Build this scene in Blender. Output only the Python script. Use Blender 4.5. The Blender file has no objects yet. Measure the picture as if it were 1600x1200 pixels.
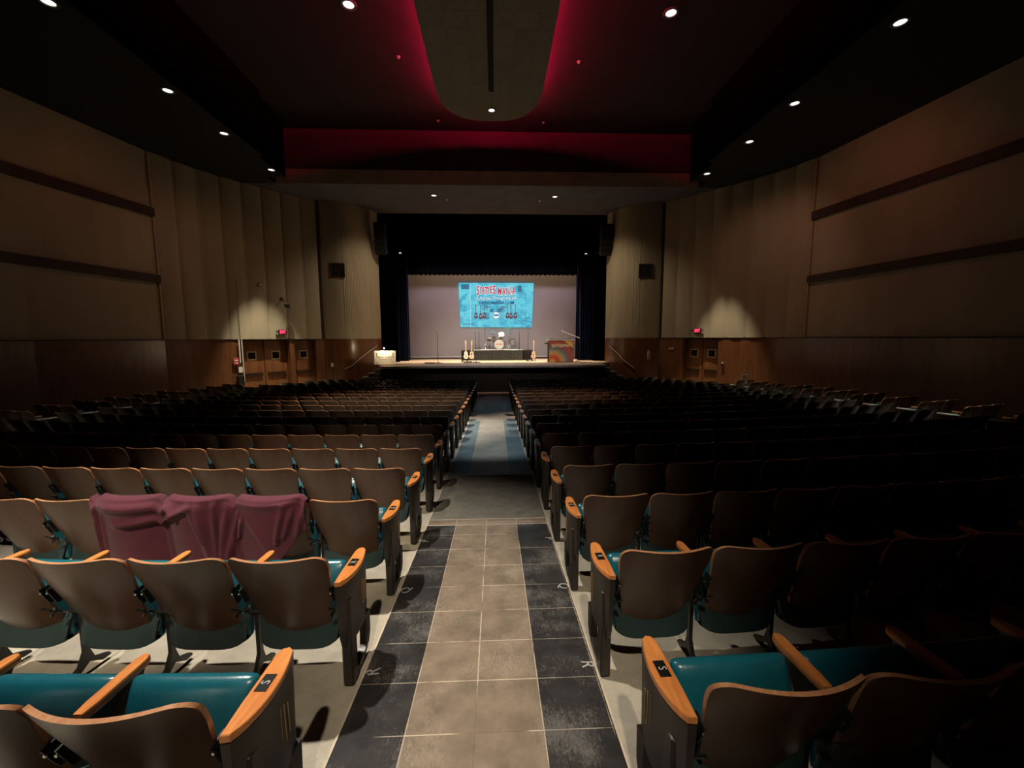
import bpy, math, random
from mathutils import Vector, Matrix
random.seed(7)
R = math.radians
PI = math.pi
SC = bpy.context.scene
COL = SC.collection

# ------------------------------------------------------------------ camera
F_PX, HX, HY, EYE = 650.6, 774.0, 528.0, 1.717
pitch = -math.atan((600 - HY) / F_PX)
yaw = math.atan((800 - HX) / F_PX * math.cos(pitch))
fw = Vector((math.sin(yaw) * math.cos(pitch), math.cos(yaw) * math.cos(pitch), math.sin(pitch)))
rt = Vector((math.cos(yaw), -math.sin(yaw), 0))
up = rt.cross(fw)
rl = R(-0.2)
rt, up = rt * math.cos(rl) + up * math.sin(rl), up * math.cos(rl) - rt * math.sin(rl)
cam_d = bpy.data.cameras.new('camera')
cam_d.sensor_width = 36.0
cam_d.lens = F_PX / 1600 * 36.0
cam_d.clip_start = 0.05
cam_d.clip_end = 200
cam = bpy.data.objects.new('camera', cam_d)
m = Matrix((rt, up, -fw)).transposed().to_4x4()
m.translation = Vector((0, 0, EYE))
cam.matrix_world = m
COL.objects.link(cam)
SC.camera = cam

# ------------------------------------------------------------------ world, exposure
w = bpy.data.worlds.new('world')
w.use_nodes = True
w.node_tree.nodes['Background'].inputs[0].default_value = (0.0, 0.0, 0.0, 1)
SC.world = w
vs = SC.view_settings
vs.view_transform = 'Standard'
vs.look = 'None'
vs.exposure = 0.0
vs.gamma = 1.0
vs.use_curve_mapping = False
cy = SC.cycles
cy.use_denoising = True
cy.max_bounces = 5
cy.diffuse_bounces = 3
cy.glossy_bounces = 3
cy.transmission_bounces = 2
cy.caustics_reflective = False
cy.caustics_refractive = False
cy.sample_clamp_indirect = 4.0


def spot(loc, aim, watts, color, cone, blend=0.6, radius=0.12, parent=None, name='lamp_light'):
    l = bpy.data.lights.new(name, 'SPOT')
    l.energy = watts
    l.color = color
    l.spot_size = R(cone)
    l.spot_blend = blend
    l.shadow_soft_size = radius
    o = bpy.data.objects.new(name, l)
    COL.objects.link(o)
    d = (Vector(aim) - Vector(loc)).normalized()
    o.rotation_euler = d.to_track_quat('-Z', 'Y').to_euler()
    o.location = Vector(loc)
    if parent:
        o.parent = parent
        o.location = Vector(loc) - Vector(parent.location)
    return o


def area(loc, aim, watts, color, sx, sy, name='lamp_light', spread=180):
    l = bpy.data.lights.new(name, 'AREA')
    l.shape = 'RECTANGLE'
    l.energy = watts
    l.color = color
    l.size = sx
    l.size_y = sy
    l.spread = R(spread)
    o = bpy.data.objects.new(name, l)
    COL.objects.link(o)
    o.location = Vector(loc)
    d = (Vector(aim) - Vector(loc)).normalized()
    o.rotation_euler = d.to_track_quat('-Z', 'Y').to_euler()
    return o


WARM = (1.0, 0.84, 0.66)
NEUT = (1.0, 0.91, 0.80)
# house lamps over the camera's end of the hall and along the rows (those from behind added for the seat backs)
spot((-2.9, 3.3, 7.9), (-2.0, 2.75, 0), 3400, NEUT, 52, 0.9, 0.10)
spot((-2.8, -3.2, 7.9), (-2.4, 3.75, 0.3), 3600, WARM, 20, 0.5, 0.10)  # added behind the camera to light the row P backs, no known fixture
spot((0.0, -3.4, 7.9), (-0.05, 2.1, 0.4), 1900, WARM, 20, 0.9, 0.10)  # added from behind to brighten the first seats beside the aisle
spot((-3.64, 11.6, 9.9), (-2.8, 10.6, -0.6), 8500, (1.0, 0.80, 0.62), 36, 0.8, 0.1)
spot((4.64, 11.6, 9.9), (1.6, 11.4, -0.6), 5000, (1.0, 0.72, 0.52), 26, 0.9, 0.1)
spot((-0.05, 7.6, 9.2), (-0.1, 9.6, -0.5), 1500, (0.94, 0.98, 1.0), 30, 0.5, 0.1)
# side wall scallops over the doors and the walls
spot((-8.31, 16.69, 7.9), (-9.35, 18.0, -0.8), 2800, (1.0, 0.90, 0.66), 35, 0.55, 0.05)
spot((8.22, 16.55, 7.9), (9.35, 17.3, -0.8), 1900, (1.0, 0.86, 0.62), 33, 0.55, 0.05)
spot((-8.27, 13.9, 7.9), (-11.0, 16.6, 3.0), 60, (1.0, 0.58, 0.38), 90, 1.0, 0.2)
spot((8.26, 13.9, 7.9), (10.8, 16.4, 3.8), 110, (1.0, 0.52, 0.36), 90, 1.0, 0.2)
spot((-8.26, 11.67, 7.9), (-12.2, 13.6, 5.0), 36, (1.0, 0.30, 0.16), 90, 1.0, 0.3)  # tinted red to stand in for LED glow on the upper wall
spot((8.14, 11.7, 7.9), (12.0, 12.8, 5.6), 60, (1.0, 0.26, 0.17), 100, 1.0, 0.3)  # red tint likewise added for the glow on this wall
# the same ceiling lamps seen from the end seats below them
for yy in (8.8, 11.7, 13.9):
    spot((8.2, yy, 7.9), (9.62, yy, -0.4), 1200, NEUT, 22, 0.6, 0.05)
    spot((-8.3, yy, 7.9), (-9.66, yy, -0.4), 450, NEUT, 22, 0.6, 0.05)
# proscenium lamps in the soffit
spot((-2.66, 19.34, 7.9), (-6.6, 20.9, 2.4), 420, (1.0, 0.82, 0.56), 74, 0.9, 0.1)
spot((2.72, 19.35, 7.9), (6.6, 20.8, 2.4), 380, (1.0, 0.82, 0.56), 74, 0.9, 0.1)
# stage wash from the border pipes behind the valance
for xx in (-3.4, 0.0, 3.4):
    spot((xx, 22.95, 7.6), (xx * 0.85, 21.9, 0.45), 3800, (1.0, 0.80, 0.55), 56, 0.6, 0.2)
area((0, 24.2, 5.75), (0, 25.9, 0.9), 70, (0.94, 0.76, 0.98), 9.0, 0.2)
for xx in (-3.0, 3.0):  # front spots added in the hall recess to light display and kit
    spot((xx, 13.2, 9.95), (xx * 0.45, 22.6, 0.9), 1900, (1.0, 0.86, 0.78), 42, 0.7, 0.08)
area((0, 25.30, 7.2), (0, 25.95, 2.5), 40, (1.0, 0.66, 0.44), 9.6, 0.25, spread=150)

# ------------------------------------------------------------------ materials
MATS = {}


def nt(name):
    mt = bpy.data.materials.new(name)
    mt.use_nodes = True
    t = mt.node_tree
    return mt, t, t.nodes['Principled BSDF']


def mat(name, base, rough=0.6, metal=0.0, var=0.0, vscale=4.0, stretch=(1, 1, 1), bump=0.0, bscale=60.0, spec=0.5,
        emit=None, es=0.0, coat=0.0, sheen=0.0):
    if name in MATS:
        return MATS[name]
    mt, t, b = nt(name)
    b.inputs['Base Color'].default_value = (*base, 1)
    b.inputs['Roughness'].default_value = rough
    b.inputs['Metallic'].default_value = metal
    b.inputs['Specular IOR Level'].default_value = spec
    b.inputs['Coat Weight'].default_value = coat
    b.inputs['Sheen Weight'].default_value = sheen
    if emit:
        b.inputs['Emission Color'].default_value = (*emit, 1)
        b.inputs['Emission Strength'].default_value = es
    tc = t.nodes.new('ShaderNodeTexCoord')
    if var > 0:
        mp = t.nodes.new('ShaderNodeMapping')
        mp.inputs['Scale'].default_value = stretch
        t.links.new(tc.outputs['Object'], mp.inputs[0])
        n = t.nodes.new('ShaderNodeTexNoise')
        n.inputs['Scale'].default_value = vscale
        n.inputs['Detail'].default_value = 6
        t.links.new(mp.outputs[0], n.inputs['Vector'])
        cr = t.nodes.new('ShaderNodeValToRGB')
        cr.color_ramp.elements[0].position = 0.3
        cr.color_ramp.elements[1].position = 0.7
        cr.color_ramp.elements[0].color = (*[max(0, c * (1 - var)) for c in base], 1)
        cr.color_ramp.elements[1].color = (*[min(1, c * (1 + var)) for c in base], 1)
        t.links.new(n.outputs['Fac'], cr.inputs[0])
        t.links.new(cr.outputs[0], b.inputs['Base Color'])
    if bump > 0:
        n2 = t.nodes.new('ShaderNodeTexNoise')
        n2.inputs['Scale'].default_value = bscale
        t.links.new(tc.outputs['Object'], n2.inputs['Vector'])
        bp = t.nodes.new('ShaderNodeBump')
        bp.inputs['Strength'].default_value = bump
        bp.inputs['Distance'].default_value = 0.01
        t.links.new(n2.outputs['Fac'], bp.inputs['Height'])
        t.links.new(bp.outputs[0], b.inputs['Normal'])
    MATS[name] = mt
    return mt


def tilemat(name, base, mortar, t, ox, oy, var=0.25, scuff=(0.5, 0.47, 0.42), rough=0.45, msize=0.005, scuffamt=0.5):
    mt, tr, b = nt(name)
    tc = tr.nodes.new('ShaderNodeTexCoord')
    mp = tr.nodes.new('ShaderNodeMapping')
    mp.inputs['Location'].default_value = (-ox, -oy, 0)
    tr.links.new(tc.outputs['Object'], mp.inputs[0])
    br = tr.nodes.new('ShaderNodeTexBrick')
    br.offset = 0.0
    br.squash = 1.0
    br.inputs['Scale'].default_value = 1.0
    br.inputs['Brick Width'].default_value = t
    br.inputs['Row Height'].default_value = t
    br.inputs['Mortar Size'].default_value = msize
    br.inputs['Mortar Smooth'].default_value = 0.3
    br.inputs['Color1'].default_value = (*base, 1)
    br.inputs['Color2'].default_value = (*[c * 0.86 for c in base], 1)
    br.inputs['Mortar'].default_value = (*mortar, 1)
    tr.links.new(mp.outputs[0], br.inputs['Vector'])
    n = tr.nodes.new('ShaderNodeTexNoise')
    n.inputs['Scale'].default_value = 7
    n.inputs['Detail'].default_value = 8
    n.inputs['Roughness'].default_value = 0.65
    tr.links.new(tc.outputs['Object'], n.inputs['Vector'])
    cr = tr.nodes.new('ShaderNodeValToRGB')
    cr.color_ramp.elements[0].position = 0.3
    cr.color_ramp.elements[0].color = (1 - var, 1 - var, 1 - var, 1)
    cr.color_ramp.elements[1].position = 0.7
    cr.color_ramp.elements[1].color = (1 + var, 1 + var, 1 + var, 1)
    tr.links.new(n.outputs['Fac'], cr.inputs[0])
    mul = tr.nodes.new('ShaderNodeMix')
    mul.data_type = 'RGBA'
    mul.blend_type = 'MULTIPLY'
    mul.inputs[0].default_value = 1.0
    tr.links.new(br.outputs['Color'], mul.inputs[6])
    tr.links.new(cr.outputs[0], mul.inputs[7])
    # worn whitish scuffs with a shape of their own: soft clouds broken up by fine scratches
    mp2 = tr.nodes.new('ShaderNodeMapping')
    mp2.inputs['Scale'].default_value = (2.2, 1.0, 1.0)
    mp2.inputs['Rotation'].default_value = (0, 0, 0.5)
    tr.links.new(tc.outputs['Object'], mp2.inputs[0])
    n2 = tr.nodes.new('ShaderNodeTexNoise')
    n2.inputs['Scale'].default_value = 24
    n2.inputs['Detail'].default_value = 12
    n2.inputs['Roughness'].default_value = 0.85
    n2.inputs['Distortion'].default_value = 1.6
    tr.links.new(mp2.outputs[0], n2.inputs['Vector'])
    n3 = tr.nodes.new('ShaderNodeTexNoise')
    n3.inputs['Scale'].default_value = 3.1
    n3.inputs['Detail'].default_value = 4
    tr.links.new(tc.outputs['Object'], n3.inputs['Vector'])
    mm = tr.nodes.new('ShaderNodeMath')
    mm.operation = 'MULTIPLY_ADD'
    tr.links.new(n3.outputs['Fac'], mm.inputs[0])
    mm.inputs[1].default_value = 0.7
    tr.links.new(n2.outputs['Fac'], mm.inputs[2])
    c2 = tr.nodes.new('ShaderNodeValToRGB')
    c2.color_ramp.elements[0].position = 0.87
    c2.color_ramp.elements[0].color = (0, 0, 0, 1)
    c2.color_ramp.elements[1].position = 1.0
    c2.color_ramp.elements[1].color = (scuffamt,) * 3 + (1,)
    tr.links.new(mm.outputs[0], c2.inputs[0])
    # dust worn out of some joints
    mx0 = tr.nodes.new('ShaderNodeMix')
    mx0.data_type = 'RGBA'
    c3 = tr.nodes.new('ShaderNodeValToRGB')
    c3.color_ramp.elements[0].position = 0.40
    c3.color_ramp.elements[1].position = 0.50
    tr.links.new(n3.outputs['Fac'], c3.inputs[0])
    jm = tr.nodes.new('ShaderNodeMath')
    jm.operation = 'MULTIPLY'
    tr.links.new(c3.outputs[0], jm.inputs[0])
    tr.links.new(br.outputs['Fac'], jm.inputs[1])
    br.inputs['Mortar'].default_value = (*[c * 0.8 for c in base], 1)
    tr.links.new(jm.outputs[0], mx0.inputs[0])
    tr.links.new(mul.outputs[2], mx0.inputs[6])
    mx0.inputs[7].default_value = (*mortar, 1)
    mx = tr.nodes.new('ShaderNodeMix')
    mx.data_type = 'RGBA'
    tr.links.new(c2.outputs[0], mx.inputs[0])
    tr.links.new(mx0.outputs[2], mx.inputs[6])
    mx.inputs[7].default_value = (*scuff, 1)
    tr.links.new(mx.outputs[2], b.inputs['Base Color'])
    b.inputs['Roughness'].default_value = rough
    bp = tr.nodes.new('ShaderNodeBump')
    bp.inputs['Strength'].default_value = 0.25
    bp.inputs['Distance'].default_value = 0.004
    tr.links.new(n2.outputs['Fac'], bp.inputs['Height'])
    tr.links.new(bp.outputs[0], b.inputs['Normal'])
    return mt


def woodmat(name, c1, c2, rough=0.4, scale=(1, 1, 1), wscale=3.0, coat=0.0, spec=0.5):
    mt, t, b = nt(name)
    tc = t.nodes.new('ShaderNodeTexCoord')
    mp = t.nodes.new('ShaderNodeMapping')
    mp.inputs['Scale'].default_value = scale
    t.links.new(tc.outputs['Object'], mp.inputs[0])
    n = t.nodes.new('ShaderNodeTexNoise')
    n.inputs['Scale'].default_value = wscale
    n.inputs['Detail'].default_value = 7
    n.inputs['Roughness'].default_value = 0.6
    n.inputs['Distortion'].default_value = 0.6
    t.links.new(mp.outputs[0], n.inputs['Vector'])
    cr = t.nodes.new('ShaderNodeValToRGB')
    cr.color_ramp.elements[0].position = 0.3
    cr.color_ramp.elements[1].position = 0.72
    cr.color_ramp.elements[0].color = (*c1, 1)
    cr.color_ramp.elements[1].color = (*c2, 1)
    t.links.new(n.outputs['Fac'], cr.inputs[0])
    t.links.new(cr.outputs[0], b.inputs['Base Color'])
    b.inputs['Roughness'].default_value = rough
    b.inputs['Coat Weight'].default_value = coat
    b.inputs['Coat Roughness'].default_value = 0.25
    b.inputs['Specular IOR Level'].default_value = spec
    return mt


M = {}
M['back'] = woodmat('seat_plywood', (0.050, 0.020, 0.009), (0.088, 0.038, 0.018), 0.36, (5, 1, 0.7), 2.2, 0.12)
M['edge'] = woodmat('plywood_edge', (0.36, 0.15, 0.06), (0.60, 0.31, 0.15), 0.35, (6, 6, 1), 5, 0.3)
M['arm'] = woodmat('armrest_maple', (0.50, 0.155, 0.035), (0.78, 0.31, 0.085), 0.30, (9, 1.3, 9), 4, 0.35)
M['armglint'] = mat('glint_pale_armrest', (0.72, 0.66, 0.56), 0.3, var=0.15, vscale=12, coat=0.4)  # glints on the end armrests put into the colour as a pale tone
M['teal'] = mat('teal_vinyl', (0.008, 0.105, 0.140), 0.26, var=0.15, vscale=9, bump=0.08, bscale=220, coat=0.2)
M['iron'] = mat('black_enamel_iron', (0.012, 0.011, 0.010), 0.42, var=0.4, vscale=6, bump=0.1, bscale=80)
M['panel'] = mat('dark_brown_enamel', (0.020, 0.015, 0.012), 0.38, var=0.3, vscale=5, bump=0.06, bscale=90)
M['gold'] = mat('gilt_line', (0.62, 0.40, 0.16), 0.35, metal=0.6, var=0.2)
M['chrome'] = mat('bright_steel', (0.75, 0.73, 0.70), 0.25, metal=1.0, var=0.1)
M['blackp'] = mat('black_plate', (0.008, 0.008, 0.008), 0.35, var=0.3)
M['letter'] = mat('grey_letter_paint', (0.42, 0.40, 0.37), 0.6, var=0.2, vscale=40)
M['white'] = mat('white_paint', (0.80, 0.78, 0.73), 0.6, var=0.05)
M['cream'] = mat('cream_wall_paint', (0.40, 0.33, 0.23), 0.85, var=0.08, vscale=1.3, stretch=(1, 1, 0.3), bump=0.15, bscale=30)
M['wains'] = woodmat('wainscot_veneer', (0.125, 0.045, 0.018), (0.20, 0.080, 0.034), 0.28, (3, 3, 0.4), 2.2, 0.35)
M['ledge'] = mat('dark_brown_ledge_paint', (0.050, 0.022, 0.014), 0.6, var=0.2)
M['ceil'] = mat('black_ceiling_paint', (0.006, 0.006, 0.007), 0.9, var=0.3, vscale=2, bump=0.1, bscale=12)
M['recess'] = mat('charcoal_ceiling_paint', (0.020, 0.019, 0.019), 0.9, var=0.15, vscale=2)
M['soffit'] = mat('blue_lit_soffit_plaster', (0.085, 0.080, 0.095), 0.85, var=0.2, vscale=1.5, bump=0.15, bscale=10)  # faint blue light from the stage is put into this colour
M['band'] = mat('beige_ceiling_edge', (0.62, 0.56, 0.44), 0.8, var=0.15, vscale=2)
M['conc'] = tilemat('pale_worn_concrete', (0.43, 0.39, 0.30), (0.43, 0.39, 0.30), 3.0, 0.2, 0.4, 0.18, (0.56, 0.52, 0.43), 0.55, 0.0, 0.5)
M['flatblack'] = mat('flat_black_reveal', (0.0015, 0.0015, 0.0015), 1.0, var=0.2, spec=0.05)
M['step_face'] = mat('grey_step_face', (0.070, 0.066, 0.066), 0.9, var=0.1, vscale=2)
M['black'] = mat('matt_black_paint', (0.006, 0.006, 0.007), 0.8, var=0.3)


# ------------------------------------------------------------------ mesh helpers
class MB:
    def __init__(s):
        s.v, s.f, s.m = [], [], []

    def add(s, vs, fs, mi=0, mx=None):
        n = len(s.v)
        for p in vs:
            p = Vector(p)
            s.v.append(tuple(mx @ p if mx else p))
        for f in fs:
            s.f.append(tuple(i + n for i in f))
            s.m.append(mi if isinstance(mi, int) else 0)
        return s

    def box(s, x0, y0, z0, x1, y1, z1, mi=0, mx=None):
        vs = [(x0, y0, z0), (x1, y0, z0), (x1, y1, z0), (x0, y1, z0), (x0, y0, z1), (x1, y0, z1), (x1, y1, z1), (x0, y1, z1)]
        return s.add(vs, [(0, 3, 2, 1), (4, 5, 6, 7), (0, 1, 5, 4), (1, 2, 6, 5), (2, 3, 7, 6), (3, 0, 4, 7)], mi, mx)

    def bbox(s, x0, y0, z0, x1, y1, z1, b=0.01, mi=0, mx=None):
        """box with chamfered vertical and horizontal edges, as a stack of four inset rings"""
        def ring(i, z):
            return [(x0 + i + b * 0, y0 + i, z), (x1 - i, y0 + i, z), (x1 - i, y1 - i, z), (x0 + i, y1 - i, z)]

        def oct_(i, z):
            c = b
            a0, a1, b0, b1 = x0 + i, x1 - i, y0 + i, y1 - i
            return [(a0 + c, b0, z), (a1 - c, b0, z), (a1, b0 + c, z), (a1, b1 - c, z), (a1 - c, b1, z), (a0 + c, b1, z), (a0, b1 - c, z), (a0, b0 + c, z)]
        rings = [oct_(b, z0), oct_(0, z0 + b), oct_(0, z1 - b), oct_(b, z1)]
        vs = [p for r in rings for p in r]
        fs = [tuple(reversed(range(8))), tuple(range(24, 32))]
        for k in range(3):
            for i in range(8):
                j = (i + 1) % 8
                fs.append((k * 8 + i, k * 8 + j, k * 8 + 8 + j, k * 8 + 8 + i))
        return s.add(vs, fs, mi, mx)

    def prism(s, poly, a, b, axis='x', mi=0, mx=None, cap=True):
        """poly of 2-D points extruded between a and b along the axis"""
        def P(p, t):
            return {'x': (t, p[0], p[1]), 'y': (p[0], t, p[1]), 'z': (p[0], p[1], t)}[axis]
        n = len(poly)
        vs = [P(p, a) for p in poly] + [P(p, b) for p in poly]
        fs = [(i, (i + 1) % n, n + (i + 1) % n, n + i) for i in range(n)]
        if cap:
            fs += [tuple(reversed(range(n))), tuple(range(n, 2 * n))]
        return s.add(vs, fs, mi, mx)

    def tube(s, path, r, n=8, mi=0, mx=None, cap=True):
        path = [Vector(p) for p in path]
        rr = r if isinstance(r, (list, tuple)) else [r] * len(path)
        vs, fs = [], []
        up0 = None
        for i, p in enumerate(path):
            d = (path[min(i + 1, len(path) - 1)] - path[max(i - 1, 0)]).normalized()
            a = Vector((0, 0, 1)) if abs(d.z) < 0.95 else Vector((1, 0, 0))
            u = d.cross(a).normalized()
            if up0 is not None and u.dot(up0) < 0:
                u = -u
            up0 = u
            v = d.cross(u)
            for k in range(n):
                t = 2 * PI * k / n
                vs.append(p + (u * math.cos(t) + v * math.sin(t)) * rr[i])
        for i in range(len(path) - 1):
            for k in range(n):
                j = (k + 1) % n
                fs.append((i * n + k, i * n + j, (i + 1) * n + j, (i + 1) * n + k))
        if cap:
            fs += [tuple(reversed(range(n))), tuple(range((len(path) - 1) * n, len(path) * n))]
        return s.add(vs, fs, mi, mx)

    def lathe(s, prof, n=20, mi=0, mx=None, cap=True):
        """profile of (radius, z)"""
        vs = [(r * math.cos(2 * PI * k / n), r * math.sin(2 * PI * k / n), z) for r, z in prof for k in range(n)]
        fs = []
        for i in range(len(prof) - 1):
            for k in range(n):
                j = (k + 1) % n
                fs.append((i * n + k, i * n + j, (i + 1) * n + j, (i + 1) * n + k))
        if cap:
            fs += [tuple(reversed(range(n))), tuple(range((len(prof) - 1) * n, len(prof) * n))]
        return s.add(vs, fs, mi, mx)

    def sheet(s, fn, nu, nv, mi=0, thick=None, mx=None, rim=None):
        """surface fn(u,v)->point over [0,1]^2; thick: fn(u,v)->offset vector for a second skin"""
        g = [fn(i / nu, j / nv) for j in range(nv + 1) for i in range(nu + 1)]
        W = nu + 1
        fs = [(j * W + i, j * W + i + 1, (j + 1) * W + i + 1, (j + 1) * W + i) for j in range(nv) for i in range(nu)]
        if not thick:
            return s.add(g, fs, mi, mx)
        g2 = [Vector(fn(i / nu, j / nv)) + Vector(thick(i / nu, j / nv)) for j in range(nv + 1) for i in range(nu + 1)]
        n = len(g)
        s.add(g + g2, fs + [tuple(n + k for k in reversed(f)) for f in fs], mi, mx)
        base = len(s.v) - 2 * n
        loop = [i for i in range(W)] + [j * W + nu for j in range(1, nv + 1)] + [nv * W + i for i in range(nu - 1, -1, -1)] + [j * W for j in range(nv - 1, 0, -1)]
        for a, b in zip(loop, loop[1:] + loop[:1]):
            s.f.append((base + b, base + a, base + n + a, base + n + b))
            s.m.append(mi if rim is None else rim)
        return s

    def mesh(s, name, mats, angle=35):
        me = bpy.data.meshes.new(name)
        me.from_pydata(s.v, [], s.f)
        for mt in (mats if isinstance(mats, (list, tuple)) else [mats]):
            me.materials.append(mt)
        me.polygons.foreach_set('material_index', s.m)
        me.polygons.foreach_set('use_smooth', [True] * len(s.f))
        me.update()
        me.set_sharp_from_angle(angle=R(angle))
        return me

    def build(s, name, mats, parent=None, loc=(0, 0, 0), rotz=0, angle=35):
        o = bpy.data.objects.new(name, s.mesh(name, mats, angle))
        o.location = loc
        o.rotation_euler = (0, 0, rotz)
        COL.objects.link(o)
        if parent:
            o.parent = parent
        return o


def tag(o, label, cat, group=None, kind=None):
    o['label'] = label
    o['category'] = cat
    if group:
        o['group'] = group
    if kind:
        o['kind'] = kind
    return o


def thing(name, label, cat, loc=(0, 0, 0), rotz=0, group=None):
    o = bpy.data.objects.new(name, None)
    o.empty_display_size = 0.1
    COL.objects.link(o)
    o.location = loc
    o.rotation_euler = (0, 0, rotz)
    return tag(o, label, cat, group)


def struct(name, mb, mats, label=None, cat=None, angle=35):
    o = mb.build(name, mats, angle=angle)
    o['kind'] = 'structure'
    if label:
        o['label'] = label
        o['category'] = cat or name.split('_')[0]
    return o


def text(name, body, size, mt, parent, loc, rot, extrude=0.0, xs=1.0, shear=0.0, bold=0.0, align='CENTER'):
    c = bpy.data.curves.new(name, 'FONT')
    c.body = body
    c.size = size
    c.align_x = align
    c.align_y = 'CENTER'
    c.extrude = extrude
    c.offset = bold
    c.shear = shear
    c.resolution_u = 3
    c.materials.append(mt)
    tmp = bpy.data.objects.new(name + '_outline', c)
    me = bpy.data.meshes.new_from_object(tmp)
    bpy.data.objects.remove(tmp)
    bpy.data.curves.remove(c)
    me.materials.clear()
    me.materials.append(mt)
    for v in me.vertices:
        v.co.x *= xs
    o = bpy.data.objects.new(name, me)
    COL.objects.link(o)
    o.location = loc
    o.rotation_euler = rot
    o.parent = parent
    return o


def fz(y):
    """height of the raked floor"""
    y = min(y, 18.6)
    return -(0.0748 * y - 0.0017 * y * y) if y > 0 else -0.0748 * y


def poly_at(pts, d):
    """point and outward side vector at distance d along a plan polyline"""
    for a, b in zip(pts[:-1], pts[1:]):
        L = math.dist(a, b)
        if d <= L:
            t = d / L
            return (a[0] + (b[0] - a[0]) * t, a[1] + (b[1] - a[1]) * t), ((b[0] - a[0]) / L, (b[1] - a[1]) / L)
        d -= L
    a, b = pts[-2], pts[-1]
    L = math.dist(a, b)
    return b, ((b[0] - a[0]) / L, (b[1] - a[1]) / L)


# ------------------------------------------------------------------ floor, aisle
AX0, AX1 = -0.745, 0.555
T = 0.3267
ys = [-4 + 0.4 * i for i in range(58)]
ys = [y for y in ys if y < 18.9] + [18.9, 24.0]
mb = MB()
for a, b in zip(ys[:-1], ys[1:]):
    mb.add([(-13, a, fz(a)), (13, a, fz(a)), (13, b, fz(b)), (-13, b, fz(b))], [(0, 1, 2, 3)])
struct('floor', mb, M['conc'], angle=80)

TY0 = 1.763
m_tan = tilemat('tan_aisle_tile', (0.225, 0.175, 0.125), (0.56, 0.46, 0.34), T, -0.11, TY0, 0.28, (0.36, 0.30, 0.225), 0.42, 0.0036, 0.6)
m_blk = tilemat('black_aisle_tile', (0.030, 0.029, 0.028), (0.36, 0.31, 0.25), T, -0.11, TY0, 0.4, (0.26, 0.245, 0.22), 0.36, 0.0028, 0.42)
m_mat = tilemat('grey_aisle_carpet', (0.165, 0.155, 0.125), (0.10, 0.10, 0.08), 9.0, 4, 3, 0.25, (0.16, 0.15, 0.12), 0.95, 0.0, 0.5)
m_pale = tilemat('grey_stone_tile', (0.30, 0.31, 0.28), (0.32, 0.32, 0.29), T, -0.11, TY0, 0.2, (0.44, 0.44, 0.40), 0.62, 0.0025, 0.4)
m_blue = tilemat('blue_grey_tile', (0.115, 0.175, 0.205), (0.16, 0.22, 0.26), T, -0.11, TY0, 0.25, (0.25, 0.32, 0.36), 0.6, 0.0025, 0.4)
m_dull = tilemat('dull_grey_tile', (0.125, 0.122, 0.115), (0.2, 0.2, 0.18), T, -0.11, TY0, 0.25, (0.25, 0.24, 0.22), 0.5, 0.0025, 0.4)
mb = MB()
cuts = sorted(set([-4, -3, -2, -1, 0, 1, 2, 3, 4.30, 4.46, 5.4, 6.30, 7.5, 9, 10.5, 11.81, 13, 14.04, 15.5, 17, 18.6]))
xs_ = [AX0, -0.4367, 0.2167, AX1]
for a, b in zip(cuts[:-1], cuts[1:]):
    mid = (a + b) / 2
    if mid < 4.30:
        ms = [1, 0, 1]
    elif mid < 4.46:
        ms = [0, 0, 0]
    elif mid < 6.30:
        ms = [2, 2, 2]
    elif mid < 11.81:
        ms = [4, 3, 4]
    elif mid < 14.04:
        ms = [3, 3, 3]
    else:
        ms = [5, 3, 5]
    for k in range(3):
        n = max(1, int((b - a) / 0.5))
        for q in range(n):
            a2, b2 = a + (b - a) * q / n, a + (b - a) * (q + 1) / n
            h = 0.006
            mb.add([(xs_[k], a2, fz(a2) + h), (xs_[k + 1], a2, fz(a2) + h), (xs_[k + 1], b2, fz(b2) + h), (xs_[k], b2, fz(b2) + h)], [(0, 1, 2, 3)], ms[k])
o = mb.build('aisle_floor', [m_tan, m_blk, m_mat, m_pale, m_blue, m_dull], angle=80)
o['kind'] = 'structure'
# thin metal strips along both edges and across the joints of the aisle
M['strip'] = mat('pale_edge_strip', (0.55, 0.47, 0.36), 0.4, var=0.3, vscale=8)
mb = MB()
for x in (AX0 - 0.006, AX1 - 0.004):
    yy = [-4 + 0.5 * i for i in range(46)]
    yy = [y for y in yy if y < 18.6]
    for a, b in zip(yy[:-1], yy[1:]):
        mb.add([(x, a, fz(a) + .0), (x + .010, a, fz(a) + .0), (x + .010, b, fz(b) + .0), (x, b, fz(b) + .0),
                (x, a, fz(a) + .010), (x + .010, a, fz(a) + .010), (x + .010, b, fz(b) + .010), (x, b, fz(b) + .010)],
               [(4, 5, 6, 7), (0, 4, 7, 3), (1, 2, 6, 5)])
for y in (4.30, 4.46, 6.30, 11.81):
    mb.add([(AX0, y, fz(y) + .008), (AX1, y, fz(y) + .008), (AX1, y + .012, fz(y) + .0085), (AX0, y + .012, fz(y) + .0085)], [(0, 1, 2, 3)])
struct('trim_1', mb, M['strip'])
# painted row letters on the outer black tiles
for ch, y in (('R', 2.18), ('Q', 3.03), ('P', 3.92)):
    for x, rz in ((-0.700, R(90)), (0.515, R(-90))):
        o = text('floor_row_letter', ch, 0.115, M['letter'], None, (x, y, fz(y) + 0.0085), (-0.066, 0, rz), 0.0005, 0.8)
        side = 'left' if x < 0 else 'right'
        tag(o, f'painted row letter {ch} on the black tile at the {side} edge of the centre aisle', 'floor letter', 'painted row letters')

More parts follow.
